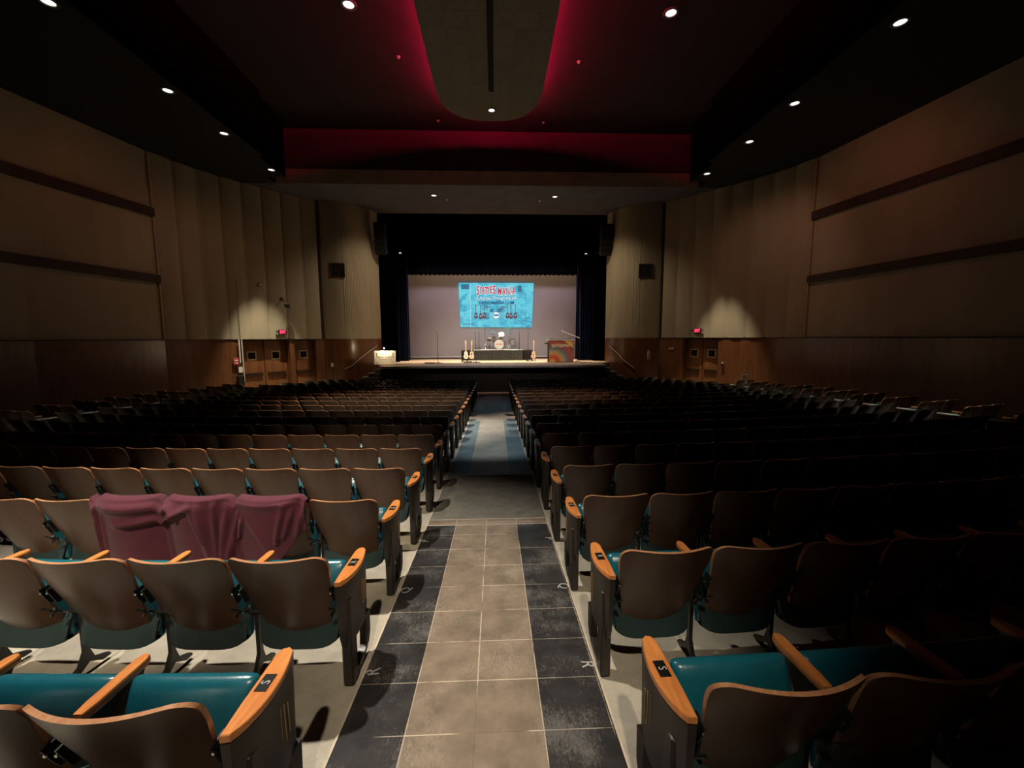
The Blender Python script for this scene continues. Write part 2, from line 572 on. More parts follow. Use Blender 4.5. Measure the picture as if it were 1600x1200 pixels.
# ------------------------------------------------------------------ seats
def seat_back():
    mb = MB()
    z0, z1 = 0.278, 0.803

    def fn(u, v, off=0.0):
        a = 2 * u - 1
        hw = 0.172 + 0.071 * min(1, v * 1.12)
        s = max(0.0, (abs(a) - 0.74) / 0.26)
        drop = 0.058 * (1 - math.sqrt(max(0, 1 - s * s)))
        rise = 0.030 * (1 - math.sqrt(max(0, 1 - s * s)))
        zt = z1 - drop
        zb = z0 + rise - 0.018 * (1 - a * a)
        z = zb + (zt - zb) * v
        y = -0.068 + 0.240 * max(0.0, 1 - (z - z0) / (z1 - z0)) ** 1.05 + (0.034 + 0.036 * v) * a * a
        return (a * hw, y + off, z)
    mb.sheet(lambda u, v: fn(0.5 - 0.5 * math.cos(PI * u) * (0.72 + 0.28 * math.cos(PI * u) ** 2) , v), 28, 12, 0, lambda u, v: (0, 0.017, 0), rim=1)
    return mb


def slab_shell(hw, y0, z0, y1, z1, t, bul=0.02, nu=12, nv=14, r=0.9):
    """padded slab along the line (y0,z0)->(y1,z1), rounded at every edge"""
    L = math.hypot(y1 - y0, z1 - z0)
    dy, dz = (y1 - y0) / L, (z1 - z0) / L
    ny, nz = dz, -dy
    mb = MB()
    rings = []
    prof = []
    N = 20
    for k in range(N):
        th = 2 * PI * k / N
        c, s_ = math.cos(th), math.sin(th)
        e = 0.55
        prof.append((math.copysign(abs(c) ** e, c), math.copysign(abs(s_) ** 0.8, s_)))
    vs, fs = [], []
    XS = [-1, -0.985, -0.94, -0.86, -0.5, 0, 0.5, 0.86, 0.94, 0.985, 1]
    for a in XS:
        q = max(0, (abs(a) - 0.86) / 0.14)
        k2 = math.sqrt(max(0.0, 1 - q * q))
        kk = 0.25 + 0.75 * k2 if abs(a) < 1 else 0.2
        for c, s_ in prof:
            along = L / 2 + c * (L / 2) * (0.93 + 0.07 * k2)
            nn = s_ * t / 2 * kk * (1 + bul * 8 * (1 - a * a) * (1 if s_ < 0 else 0.3))
            vs.append((a * hw, y0 + dy * along + ny * nn, z0 + dz * along + nz * nn))
    for i in range(len(XS) - 1):
        for k in range(N):
            j = (k + 1) % N
            fs.append((i * N + k, i * N + j, (i + 1) * N + j, (i + 1) * N + k))
    fs += [tuple(reversed(range(N))), tuple(range((len(XS) - 1) * N, len(XS) * N))]
    mb.add(vs, fs)
    return mb


def seat_cushion():
    return slab_shell(0.222, 0.215, 0.225, 0.325, 0.605, 0.085, 0.03)


def seat_pan():
    mb = MB()
    # curved black steel pan behind the tipped-up cushion
    def fn(u, v):
        a = 2 * u - 1
        z = 0.205 + 0.33 * v
        y = 0.262 + 0.100 * v + 0.02 * math.sin(v * PI) - 0.012 * a * a
        hw = 0.205 * (0.80 + 0.20 * min(1, v * 4))
        return (a * hw, y, z)
    mb.sheet(fn, 8, 6, 0, lambda u, v: (0, 0.018, -0.004))
    mb.tube([(-0.235, 0.262, 0.34), (0.235, 0.262, 0.34)], 0.012, 8)
    # the pan's dull green lip wraps the lower rear of the cushion
    def lip(u, v):
        a = 2 * u - 1
        z = 0.196 + 0.030 * a ** 4 + 0.16 * v
        return (a * 0.226 * (1 - 0.10 * (1 - v) * a * a), 0.215 + (z - 0.225) * 0.289 - 0.064 + 0.016 * a ** 4, z)
    mb.sheet(lip, 12, 4, 1, lambda u, v: (0, 0.010, 0))
    mb.sheet(lambda u, v: (lip(u, 0)[0], lip(u, 0)[1] + 0.10 * v, lip(u, 0)[2] - 0.012 * math.sin(PI * v)), 12, 3, 1, lambda u, v: (0, 0, 0.006))
    return mb


def standard():
    """cast iron leg between two seats, profile in the y-z plane"""
    mb = MB()
    out = [(0.105, 0.0), (0.112, 0.018), (0.180, 0.050), (0.214, 0.12), (0.216, 0.34), (0.175, 0.46), (0.155, 0.585),
           (0.385, 0.585), (0.370, 0.555), (0.29, 0.50), (0.246, 0.40), (0.242, 0.12), (0.264, 0.055), (0.345, 0.018), (0.352, 0.0), (0.305, 0.0), (0.232, 0.050), (0.155, 0.0)]
    mb.prism(out, -0.011, 0.011, 'x')
    mb.lathe([(0.0, -0.034), (0.028, -0.034), (0.030, -0.02), (0.030, 0.02), (0.028, 0.034), (0.0, 0.034)], 12, 0,
             Matrix.Translation((0, 0.225, 0.38)) @ Matrix.Rotation(R(90), 4, 'Y'), cap=False)
    return mb


def brackets(s):
    """bolted hinge ear and bright bolts on one outer edge of the back"""
    mb = MB()
    if True:
        # ear from the back edge to the iron, and a curled spring strap below it
        mb.prism([(0.062, 0.585), (0.125, 0.590), (0.140, 0.545), (0.130, 0.49), (0.105, 0.49), (0.085, 0.53)], s * 0.228 - 0.003, s * 0.228 + 0.003, 'x', 0)
        mb.tube([(s * 0.215, 0.075, 0.475), (s * 0.235, 0.095, 0.455), (s * 0.232, 0.125, 0.43), (s * 0.212, 0.130, 0.415), (s * 0.205, 0.118, 0.40)], 0.007, 6, 0)
        mb.lathe([(0.0001, -0.006), (0.0045, -0.005), (0.005, 0.0), (0.0001, 0.001)], 8, 1,
                 Matrix.Translation((s * 0.232, 0.066, 0.565)) @ Matrix.Rotation(R(90), 4, 'X').inverted() @ Matrix.Rotation(PI, 4, 'X'), cap=False)
    return mb


def arm_narrow():
    mb = MB()
    y0, y1, h = 0.150, 0.412, 0.0225
    pl = [(-0.016, y0), (0.016, y0), (h, y0 + 0.05), (h, y1 - 0.03), (0.014, y1 - 0.006), (0, y1), (-0.014, y1 - 0.006), (-h, y1 - 0.03), (-h, y0 + 0.05)]
    n = len(pl)
    vs = []
    for sc, z in ((0.86, 0.588), (1.0, 0.594), (1.0, 0.612), (0.86, 0.618)):
        vs += [(x * sc, (y - 0.265) * (1 - (1 - sc) * 0.1) + 0.265, z) for x, y in pl]
    fs = [tuple(reversed(range(n))), tuple(range(3 * n, 4 * n))]
    for k in range(3):
        fs += [(k * n + i, k * n + (i + 1) % n, (k + 1) * n + (i + 1) % n, (k + 1) * n + i) for i in range(n)]
    mb.add(vs, fs)
    return mb


def arm_outline(sg, w=1.0):
    """wide end armrest: straight edge on the seat side, bowed edge on the aisle side (sg: side of the aisle)"""
    pts = []
    y0, y1 = 0.075, 0.418
    N = 14
    for i in range(N + 1):
        t = i / N
        y = y0 + (y1 - y0) * t
        bow = 0.010 + 0.062 * (math.sin(PI * (0.06 + 0.80 * t ** 0.85)) ** 0.75)
        pts.append((sg * (bow * w - 0.028), y))
    pts.append((sg * -0.006, y1 + 0.016))
    pts.append((sg * -0.030, y1 + 0.008))
    pts.append((sg * -0.040, y1 - 0.02))
    pts.append((sg * -0.036, y0 + 0.10))
    pts.append((sg * -0.030, y0 - 0.004))
    if sg < 0:
        pts.reverse()
    return pts


def loft(mb, rings, mi=0):
    n = len(rings[0])
    vs = [p for r in rings for p in r]
    fs = [tuple(reversed(range(n))), tuple(range((len(rings) - 1) * n, len(rings) * n))]
    for k in range(len(rings) - 1):
        fs += [(k * n + i, k * n + (i + 1) % n, (k + 1) * n + (i + 1) % n, (k + 1) * n + i) for i in range(n)]
    mb.add(vs, fs, mi)


def arm_wide(sg):
    mb = MB()
    pl = arm_outline(sg)
    cx, cyy = 0.0, 0.265
    loft(mb, [[((x - cx) * s + cx, (y - cyy) * (1 - (1 - s) * 0.15) + cyy, z) for x, y in pl] for s, z in ((0.80, 0.590), (0.97, 0.595), (1.0, 0.606), (0.97, 0.617), (0.88, 0.620))])
    return mb


def end_panel(sg):
    mb = MB()
    pl = arm_outline(sg)
    rings = []
    for z, sx, ya, yb in ((0.235, 0.62, 0.30, 0.97), (0.30, 0.66, 0.12, 0.97), (0.42, 0.74, 0.03, 0.98), (0.52, 0.84, 0.0, 0.99), (0.575, 0.93, 0.0, 1.0), (0.590, 0.93, 0.0, 1.0)):
        r = []
        for x, y in pl:
            t = (y - 0.071) / (0.434 - 0.071)
            r.append((x * sx, 0.071 + (0.434 - 0.071) * (ya * 0.30 + (yb - ya * 0.30) * t), z))
        rings.append(r)
    loft(mb, rings)
    # rear post down to the floor, proud of the panel
    mb.bbox(-0.028, 0.115, 0.0, 0.028, 0.195, 0.50, 0.008)
    # front post
    mb.prism([(0.350, 0.24), (0.424, 0.24), (0.418, 0.10), (0.390, 0.045), (0.350, 0.06), (0.360, 0.12)], -0.021, 0.021, 'x')
    # curved strap of the foot joining both posts
    pts = [(0.405, 0.075), (0.365, 0.030), (0.30, 0.008), (0.19, 0.0), (0.19, 0.030), (0.29, 0.036), (0.355, 0.062), (0.39, 0.10)]
    mb.prism(pts, -0.020, 0.020, 'x')
    return mb


def stripes(sg):
    mb = MB()
    for k in range(3):
        ya = 0.285 + 0.024 * k
        path = [(sg * (0.0345 - 0.0035 * 0) , ya - 0.010, 0.515 - 0.012 * k), (sg * 0.030, ya + 0.0, 0.42), (sg * 0.026, ya + 0.010, 0.335 + 0.01 * k)]
        mb.tube(path, 0.0022, 5)
    return mb


me_back = seat_back().mesh('backrest', [M['back'], M['edge']], 50)
me_cush = seat_cushion().mesh('seat_cushion', [M['teal']], 60)
M['lip'] = mat('dull_green_seat_pan', (0.018, 0.040, 0.040), 0.5, var=0.2)
me_pan = seat_pan().mesh('seat_pan', [M['iron'], M['lip']], 50)
me_std = standard().mesh('leg', [M['iron']])
me_brk = [brackets(q).mesh('hinge_bracket', [M['iron'], M['chrome']]) for q in (-1, 1)]
me_arm = arm_narrow().mesh('armrest', [M['arm']], 30)
me_armw = {s: arm_wide(s).mesh('armrest', [M['arm']], 30) for s in (-1, 1)}
me_armo = {s: arm_wide(s).mesh('armrest', [M['armglint']], 30) for s in (-1, 1)}
me_end = {s: end_panel(s).mesh('end_panel', [M['panel']], 40) for s in (-1, 1)}
me_str = {s: stripes(s).mesh('pinstripes', [M['gold']]) for s in (-1, 1)}
me_plate = MB().box(-0.021, 0.228, 0.6185, 0.019, 0.300, 0.6225).mesh('letter_plate', [M['blackp']])
ARCR = 31.0
SEATW = 0.50
PITCHR = 0.883
BY0 = 1.073
ORD = ['first', 'second', 'third', 'fourth', 'fifth', 'sixth', 'seventh', 'eighth', 'ninth', 'tenth', 'eleventh', 'twelfth', 'thirteenth',
       'fourteenth', 'fifteenth', 'sixteenth', 'seventeenth', 'eighteenth', 'nineteenth']
LET = 'SRQPONMLKJIHGFEDCBA'


def child(name, me, parent, loc=(0, 0, 0), rot=(0, 0, 0)):
    o = bpy.data.objects.new(name, me)
    COL.objects.link(o)
    o.parent = parent
    o.location = loc
    o.rotation_euler = rot
    return o


def seat_pose(row, side, i, half=0.0):
    """world position on the curved row: i-th seat (half: offset in seats)"""
    x0 = 0.625 if side > 0 else 0.835
    s = x0 + SEATW * (0.5 + i + half)
    xc = side * s
    a = (xc + 0.11) / ARCR
    yb = BY0 + PITCHR * row
    y = yb + (ARCR - ARCR * math.cos(a))
    x = -0.11 + ARCR * math.sin(a)
    return x, y, a


def row_len(row, side):
    y = BY0 + PITCHR * row
    if row <= 15:
        return 16
    return {16: 15, 17: 14, 18: 13}[row]


all_seats = []
camv = Vector((0, 0, EYE))


def consider(row, side, i, blk, x, y, a):
    p = Vector((x, y, fz(y) + 0.7)) - camv
    zc = p.dot(fw)
    inside = False
    if zc > 0.15:
        px = 800 + F_PX * p.dot(rt) / zc
        py = 600 - F_PX * p.dot(up) / zc
        inside = -250 / max(zc, .6) < px < 1600 + 250 / max(zc, .6) and py < 1450
    all_seats.append((0 if inside else 1, zc, row, side, i, blk, x, y, a))


SIDE0 = {-1: 17.43, 1: 17.92}
for row in range(19):
    for side in (-1, 1):
        for i in range(row_len(row, side)):
            consider(row, side, i, 0, *seat_pose(row, side, i))
        if 1 <= row <= 15:
            for j in range(3 if row < 13 else 2):
                consider(row, side, j, 1, *seat_pose(row, side, SIDE0[side] + j))
vis = sorted([s for s in all_seats if s[0] == 0], key=lambda s: s[1])
hero = vis[:300]
rest = vis[300:]
m_tl = {}


def seat_label(row, side, i, blk):
    sd = 'left' if side < 0 else 'right'
    if blk:
        return f'brown plywood seat, {sd} wall block, {ORD[i]} from its aisle, {ORD[row]} row from the back'
    if i == 0:
        return f'brown plywood aisle seat with wide armrest, {sd} block, {ORD[row]} row from the back'
    return f'brown plywood theatre seat, {ORD[i]} from the centre aisle, {sd} block, {ORD[row]} row from the back'


def place_seat(row, side, i, blk, x, y, a):
    t = thing('theater_seat', seat_label(row, side, i, blk), 'theatre seat', (x, y, fz(y)), a, 'folding plywood theatre seats in curved rows')
    child('backrest', me_back, t)
    child('seat_cushion', me_cush, t)
    child('seat_pan', me_pan, t)
    child('hinge_bracket', me_brk[0], t)
    child('hinge_bracket', me_brk[1], t)
    so = side * 0.25
    child('leg', me_std, t, (so, 0, 0))
    last = i == row_len(row, side) - 1 and not blk
    if last:
        child('end_panel', me_end[side], t, (so, 0, 0))
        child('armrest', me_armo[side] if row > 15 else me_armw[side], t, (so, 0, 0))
    else:
        child('armrest', me_arm, t, (so, 0, 0))
    if i == 0:
        so = -side * 0.28
        ep = child('end_panel', me_end[-side], t, (so, 0, 0))
        if row < 4 and not blk:
            g = child('pinstripes', me_str[-side], ep)
            g['label'] = 'three thin gilt lines'
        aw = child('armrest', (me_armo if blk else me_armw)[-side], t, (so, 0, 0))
        if not blk:
            pl = child('letter_plate', me_plate, aw)
            pl['label'] = 'small black row letter plate'
        if row < 5 and not blk:
            # a letter facing the aisle
            tx = text('lettering', LET[row], 0.042, M['letter'], t, (so, 0.264, 0.6230), (0, 0, R(-90 * side)), 0.0003, 0.9)
            m_tl[(row, side)] = tx
    return t


SEATS = {}
for s in hero:
    _, zc, row, side, i, blk, x, y, a = s
    SEATS[(row, side, i, blk)] = place_seat(row, side, i, blk, x, y, a)

# the far rows, as one mass
mb = MB()


def merge(me, mx, off):
    n = len(mb.v)
    for v in me.vertices:
        mb.v.append(tuple(mx @ v.co))
    for p in me.polygons:
        mb.f.append(tuple(k + n for k in p.vertices))
        mb.m.append(8 if (me is me_pan and p.material_index == 1) else off + p.material_index)


fm = [M['back'], M['edge'], M['teal'], M['iron'], M['arm'], M['panel'], M['blackp'], M['armglint'], M['lip']]
for s in rest:
    _, zc, row, side, i, blk, x, y, a = s
    mx = Matrix.Translation((x, y, fz(y))) @ Matrix.Rotation(a, 4, 'Z')
    merge(me_back, mx, 0)
    merge(me_cush, mx, 2)
    merge(me_pan, mx, 3)
    so = side * 0.25
    last = i == row_len(row, side) - 1 and not blk
    merge(me_std, mx @ Matrix.Translation((so, 0, 0)), 3)
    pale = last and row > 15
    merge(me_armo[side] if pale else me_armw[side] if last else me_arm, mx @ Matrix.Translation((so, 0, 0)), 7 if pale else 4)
    if i == 0:
        so = side * 0.28
        merge(me_end[-side], mx @ Matrix.Translation((-so, 0, 0)), 5)
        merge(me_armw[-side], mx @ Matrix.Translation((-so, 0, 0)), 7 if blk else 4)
        merge(me_plate, mx @ Matrix.Translation((-so, 0, 0)), 6)
o = mb.build('distant_theater_seats', fm, angle=50)
tag(o, 'mass of folding plywood theatre seats filling the front rows up to the stage', 'theatre seats', None, 'stuff')
#@@STAGE@@
# ------------------------------------------------------------------ walls
ZC = 8.0
ZW = 1.70


def strip(mb, pts, z0, z1, mi=0, cum=None):
    """vertical wall along a plan polyline; z0 may be a function of y"""
    for a, b in zip(pts[:-1], pts[1:]):
        za = z0(a[1]) if callable(z0) else z0
        zb = z0(b[1]) if callable(z0) else z0
        mb.add([(a[0], a[1], za), (b[0], b[1], zb), (b[0], b[1], z1), (a[0], a[1], z1)], [(0, 1, 2, 3)], mi)


def densify(pts, step):
    out = [pts[0]]
    for a, b in zip(pts[:-1], pts[1:]):
        n = max(1, int(math.dist(a, b) / step))
        for k in range(1, n + 1):
            out.append((a[0] + (b[0] - a[0]) * k / n, a[1] + (b[1] - a[1]) * k / n))
    return out


def catmull(pts, n=8):
    P = [pts[0]] + list(pts) + [pts[-1]]
    out = []
    for i in range(1, len(P) - 2):
        for k in range(n):
            t = k / n
            q = []
            for c in range(2):
                p0, p1, p2, p3 = P[i - 1][c], P[i][c], P[i + 1][c], P[i + 2][c]
                q.append(0.5 * (2 * p1 + (p2 - p0) * t + (2 * p0 - 5 * p1 + 4 * p2 - p3) * t * t + (3 * p1 - p0 - 3 * p2 + p3) * t ** 3))
            out.append(tuple(q))
    out.append(tuple(pts[-1]))
    return out


def offs(pts, fn):
    """push a polyline sideways towards the room centre by fn(distance)"""
    d, out = 0.0, []
    for i, p in enumerate(pts):
        if i:
            d += math.dist(pts[i - 1], p)
        a, b = pts[max(0, i - 1)], pts[min(len(pts) - 1, i + 1)]
        L = math.dist(a, b)
        nx, ny = (b[1] - a[1]) / L, -(b[0] - a[0]) / L
        if (nx * p[0]) > 0:
            nx, ny = -nx, -ny
        o = fn(d)
        out.append((p[0] + nx * o, p[1] + ny * o))
    return out


SIDES = {
    'left': dict(sg=-1, side=[(-13.6, -4.0), (-12.35, 11.67), (-11.68, 15.25)],
                 mid=[(-11.68, 15.25), (-11.25, 16.45), (-10.65, 17.5), (-9.85, 18.6), (-9.0, 19.55), (-8.15, 20.3)],
                 pil=[(-8.15, 20.3), (-7.26, 20.34), (-6.71, 20.68), (-6.33, 21.15), (-6.02, 21.75), (-5.94, 22.1)],
                 doors=[((-10.49, 17.72), (-9.26, 19.26)), ((-9.13, 19.41), (-8.44, 20.04))]),
    'right': dict(sg=1, side=[(13.5, -4.0), (11.99, 9.72), (11.44, 15.03)],
                  mid=[(11.44, 15.03), (11.0, 16.2), (10.3, 17.3), (9.6, 18.2), (8.8, 19.2), (8.0, 20.1)],
                  pil=[(8.0, 20.1), (7.1, 20.2), (6.5, 20.54), (6.12, 21.05), (5.92, 21.6), (5.83, 22.0)],
                  doors=[((9.78, 17.97), (8.77, 19.24))]),
}
M['groove'] = mat('dark_wall_joint', (0.07, 0.05, 0.035), 0.9, var=0.1)
M['door'] = woodmat('door_veneer', (0.16, 0.058, 0.022), (0.26, 0.105, 0.040), 0.35, (3, 3, 0.4), 2.4, 0.2)
M['doorglass'] = mat('dark_door_glass', (0.02, 0.012, 0.008), 0.1, var=0.1)
M['dframe'] = mat('pale_window_bead', (0.42, 0.32, 0.22), 0.5, var=0.1)
M['brass'] = mat('worn_bronze_bar', (0.05, 0.025, 0.014), 0.35, metal=0.3, var=0.2)
FLW = lambda y: fz(y) - 0.01

for sd, D in SIDES.items():
    sg = D['sg']
    mid = catmull(D['mid'], 10)
    L = sum(math.dist(a, b) for a, b in zip(mid[:-1], mid[1:]))
    midd = densify(mid, 0.06)
    NP = 8
    # broad shallow scallops of the upper wall
    scal = offs(midd, lambda d: 0.085 * math.sqrt(abs(math.sin(PI * min(d / L, 0.9999) * NP))) - 0.02)
    mb = MB()
    strip(mb, D['side'], ZW, ZC + 0.3, 0)
    strip(mb, scal, ZW, ZC + 0.3, 0)
    # wainscot, left open at the doors
    strip(mb, offs(D['side'], lambda d: 0.03), FLW, ZW, 1)
    wl = [p for p in mid]
    segs, cur = [], []
    for p in wl:
        hit = False
        for a, b in D['doors']:
            ya, yb = min(a[1], b[1]), max(a[1], b[1])
            if ya - 0.02 < p[1] < yb + 0.02:
                hit = True
        if hit:
            if cur:
                segs.append(cur)
            cur = []
        else:
            cur.append(p)
    if cur:
        segs.append(cur)
    drs = sorted(D['doors'], key=lambda d: min(d[0][1], d[1][1]))
    ends = []
    for a, b in drs:
        if a[1] > b[1]:
            a, b = b, a
        ends.append((a, b))
    # rebuild segments with exact door edges
    pieces = []
    y_prev = None
    cuts_ = [(-99, None)] + [(e[0][1], e) for e in ends] + [(99, None)]
    lo = None
    for idx in range(len(ends) + 1):
        start = ends[idx - 1][1] if idx > 0 else None
        stop = ends[idx][0] if idx < len(ends) else None
        ylo = start[1] if start else -99
        yhi = stop[1] if stop else 99
        body = [p for p in wl if ylo + 0.01 < p[1] < yhi - 0.01]
        pieces.append(([start] if start else []) + body + ([stop] if stop else []))
    for pc in pieces:
        strip(mb, pc, FLW, ZW, 1)
    # thin ledge on top of the wainscot
    pil = catmull(D['pil'], 12)
    pild = densify(pil, 0.02)
    PL = sum(math.dist(a, b) for a, b in zip(pild[:-1], pild[1:]))
    rib = offs(pild, lambda d: (0.016 * abs(math.sin(PI * (d - 1.0) / 0.075)) if d > 1.0 else 0.0))
    strip(mb, rib, ZW, ZC, 0)
    strip(mb, offs(pil, lambda d: 0.012), FLW, ZW, 1)
    # return of the rounded corner into the stage house
    e = D['pil'][-1]
    strip(mb, [e, (sg * 9.5, e[1] + 0.02)], -0.9, 9.4, 2)
    # broad base course
    struct('wall_' + sd, mb, [M['cream'], M['wains'], M['black']], f'{"left" if sg < 0 else "right"} side wall, cream above a brown veneer wainscot, curving in towards the stage', 'wall', angle=50)
    # wainscot cap
    mb = MB()
    line = offs(D['side'], lambda d: 0.03)[:-1] + mid
    for a, b in zip(line[:-1], line[1:]):
        nx = -sg * 0.035
        mb.add([(a[0], a[1], ZW - .03), (b[0], b[1], ZW - .03), (b[0], b[1], ZW + .012), (a[0], a[1], ZW + .012),
                (a[0] + nx, a[1], ZW - .03), (b[0] + nx, b[1], ZW - .03), (b[0] + nx, b[1], ZW + .012), (a[0] + nx, a[1], ZW + .012)],
               [(0, 1, 2, 3), (7, 6, 5, 4), (3, 2, 6, 7), (4, 5, 1, 0)])
    struct('trim_2' if sg < 0 else 'trim_3', mb, M['ledge'])
    # dark joint between the curved wall and the rounded proscenium corner
    x, y = D['pil'][0]
    mb = MB()
    mb.box(x - 0.07, y - 0.10, ZW, x + 0.07, y + 0.02, ZC)
    struct('trim_4' if sg < 0 else 'trim_5', mb, M['groove'])
    # two dark ledges along the side wall
    for q, (z0, z1) in enumerate(((5.88, 6.16), (3.66, 3.92))):
        a, b = D['side'][1], D['side'][2]
        a0 = D['side'][0]
        mb = MB()
        for p0, p1 in ((a0, a), (a, b)):
            i = -sg * 0.10
            mb.add([(p0[0], p0[1], z0), (p1[0], p1[1], z0), (p1[0] + i, p1[1], z0), (p0[0] + i, p0[1], z0),
                    (p0[0], p0[1], z1), (p1[0], p1[1], z1), (p1[0] + i, p1[1], z1), (p0[0] + i, p0[1], z1)],
                   [(0, 1, 2, 3), (7, 6, 5, 4), (2, 3, 7, 6), (1, 2, 6, 5)])
        struct(f'trim_{(6 if sg < 0 else 8) + q}', mb, M['ledge'])
    # vertical board where the plain side wall ends
    x, y = D['mid'][0]
    mb = MB()
    mb.box(x - 0.05, y - 0.035, ZW, x + 0.05, y + 0.035, ZC)
    struct('trim_10' if sg < 0 else 'trim_11', mb, M['cream'])
    # doors in deep recesses
    for q, (a, b) in enumerate(D['doors']):
        W = math.dist(a, b)
        dx, dy = (b[0] - a[0]) / W, (b[1] - a[1]) / W
        if dy < 0:
            a, b = b, a
            dx, dy = -dx, -dy
        ang = math.atan2(dy, dx)
        nx, ny = (dy, -dx)
        if nx * sg < 0:
            nx, ny = -nx, -ny          # outward
        dep = 0.34
        zf = -0.80
        # jambs, back and head of the recess
        mb = MB()
        A2, B2 = (a[0] + nx * dep, a[1] + ny * dep), (b[0] + nx * dep, b[1] + ny * dep)
        strip(mb, [a, A2], zf, ZW)
        strip(mb, [B2, b], zf, ZW)
        mb.add([(a[0], a[1], ZW - .02), (b[0], b[1], ZW - .02), (B2[0], B2[1], ZW - .02), (A2[0], A2[1], ZW - .02)], [(0, 1, 2, 3)])
        A3, B3 = (a[0] + nx * (dep + .06), a[1] + ny * (dep + .06)), (b[0] + nx * (dep + .06), b[1] + ny * (dep + .06))
        strip(mb, [A3, B3], zf, ZW)
        nm = {'left': 10, 'right': 20}[sd] + q
        struct(f'trim_{nm + 10}', mb, M['wains'])
        nl = 2 if W > 1.3 else 1
        dn = (1 if sg < 0 else 3) + q
        root = bpy.data.objects.new(f'door_{dn}', None)
        COL.objects.link(root)
        root.location = (A2[0], A2[1], zf)
        root.rotation_euler = (0, 0, ang)
        root['kind'] = 'structure'
        root['label'] = ('double brown veneer door with two small windows under the exit sign on the left wall' if (sg < 0 and nl == 2) else
                         'single brown veneer door with one small window in the left wall beside the double door' if sg < 0 else
                         'double brown veneer door with two small windows under the exit sign on the right wall')
        root['category'] = 'door'
        lw = W / nl
        # in the door's own frame x runs along the leaf, local y towards +90 degrees of it
        fy = Vector((nx, ny)).dot(Vector((-dy, dx)))      # +1 when outward is local +y
        for k in range(nl):
            H = 2.42
            mb = MB()
            y0, y1 = (0.0, 0.045 * fy)
            if y0 > y1:
                y0, y1 = y1, y0
            mb.bbox(k * lw + 0.02, y0, 0.01, (k + 1) * lw - 0.01, y1, H, 0.006)
            leaf = mb.build('door_leaf', [M['door']], root)
            yi = -0.012 * fy
            def slab(x0, z0, x1, z1, d, mt, nme, par):
                mm = MB()
                ya, yb = sorted((0.0, -d * fy))
                mm.bbox(x0, ya, z0, x1, yb, z1, min(0.006, d / 3))
                return mm.build(nme, [mt], par)
            cx = k * lw + lw * 0.5
            fr = slab(cx - 0.19, 1.60, cx + 0.19, 1.98, 0.016, M['dframe'], 'window_bead', leaf)
            slab(cx - 0.145, 1.645, cx + 0.145, 1.935, 0.020, M['doorglass'], 'window_pane', leaf)
            slab(k * lw + 0.12, 0.93, (k + 1) * lw - 0.10, 1.06, 0.085, M['brass'], 'push_bar', leaf)
            slab(k * lw + 0.06, 0.05, (k + 1) * lw - 0.06, 0.33, 0.006, M['brass'], 'kick_plate', leaf)

# rear wall, behind the camera
mb = MB()
strip(mb, [(-13.6, -4), (13.5, -4)], -0.2, ZC + 0.3)
struct('wall_back', mb, M['cream'])

# ------------------------------------------------------------------ ceiling
cx0, cx1, cx2 = 7.85, 8.15, 8.75
ZR = 10.12
mb = MB()
for sg in (-1, 1):
    poly = [(14.2, -4.2), (cx0, -4.2), (cx0, 15.5), (cx1 - 0.1, 15.5), (cx1 - 0.1, 17.45), (cx2, 17.45), (cx2, 18.1), (14.2, 18.1)]
    quads = [[(14.2, -4.2), (cx0, -4.2), (cx0, 15.5), (14.2, 15.5)], [(14.2, 15.5), (cx1 - .1, 15.5), (cx1 - .1, 17.45), (14.2, 17.45)], [(14.2, 17.45), (cx2, 17.45), (cx2, 18.1), (14.2, 18.1)]]
    for q in quads:
        mb.add([(sg * x - 0.1, y, ZC) for x, y in q], [(0, 1, 2, 3)], 0)
    line = [(cx0, -4.2), (cx0, 15.5), (cx1 - 0.1, 15.5), (cx1 - 0.1, 17.45), (cx2, 17.45), (cx2, 18.1)]
    strip(mb, [(sg * x - 0.1, y) for x, y in line], ZC, ZR, 4)
mb.add([(-9.2, -4.2, ZR), (9.2, -4.2, ZR), (9.2, 18.15, ZR), (-9.2, 18.15, ZR)], [(0, 3, 2, 1)], 1)
# upper part of the step up, facing the hall, and its beige lower edge
mb.add([(-9.2, 18.1, 8.56), (9.0, 18.1, 8.56), (9.0, 18.1, ZR), (-9.2, 18.1, ZR)], [(0, 1, 2, 3)], 5)
mb.add([(-9.2, 18.06, ZC), (9.0, 18.06, ZC), (9.0, 18.06, 8.56), (-9.2, 18.06, 8.56), (-9.2, 18.2, 8.56), (9.0, 18.2, 8.56)], [(0, 1, 2, 3), (3, 2, 5, 4)], 2)
# soffit in front of the stage
mb.add([(-14.3, 18.06, ZC), (14.2, 18.06, ZC), (14.2, 22.1, ZC), (-14.3, 22.1, ZC)], [(0, 3, 2, 1)], 3)
struct('ceiling', mb, [M['ceil'], M['recess'], M['band'], M['soffit'], M['flatblack'], M['step_face']], 'dark hall ceiling with a long raised recess and a blue-lit soffit before the stage', 'ceiling', angle=20)

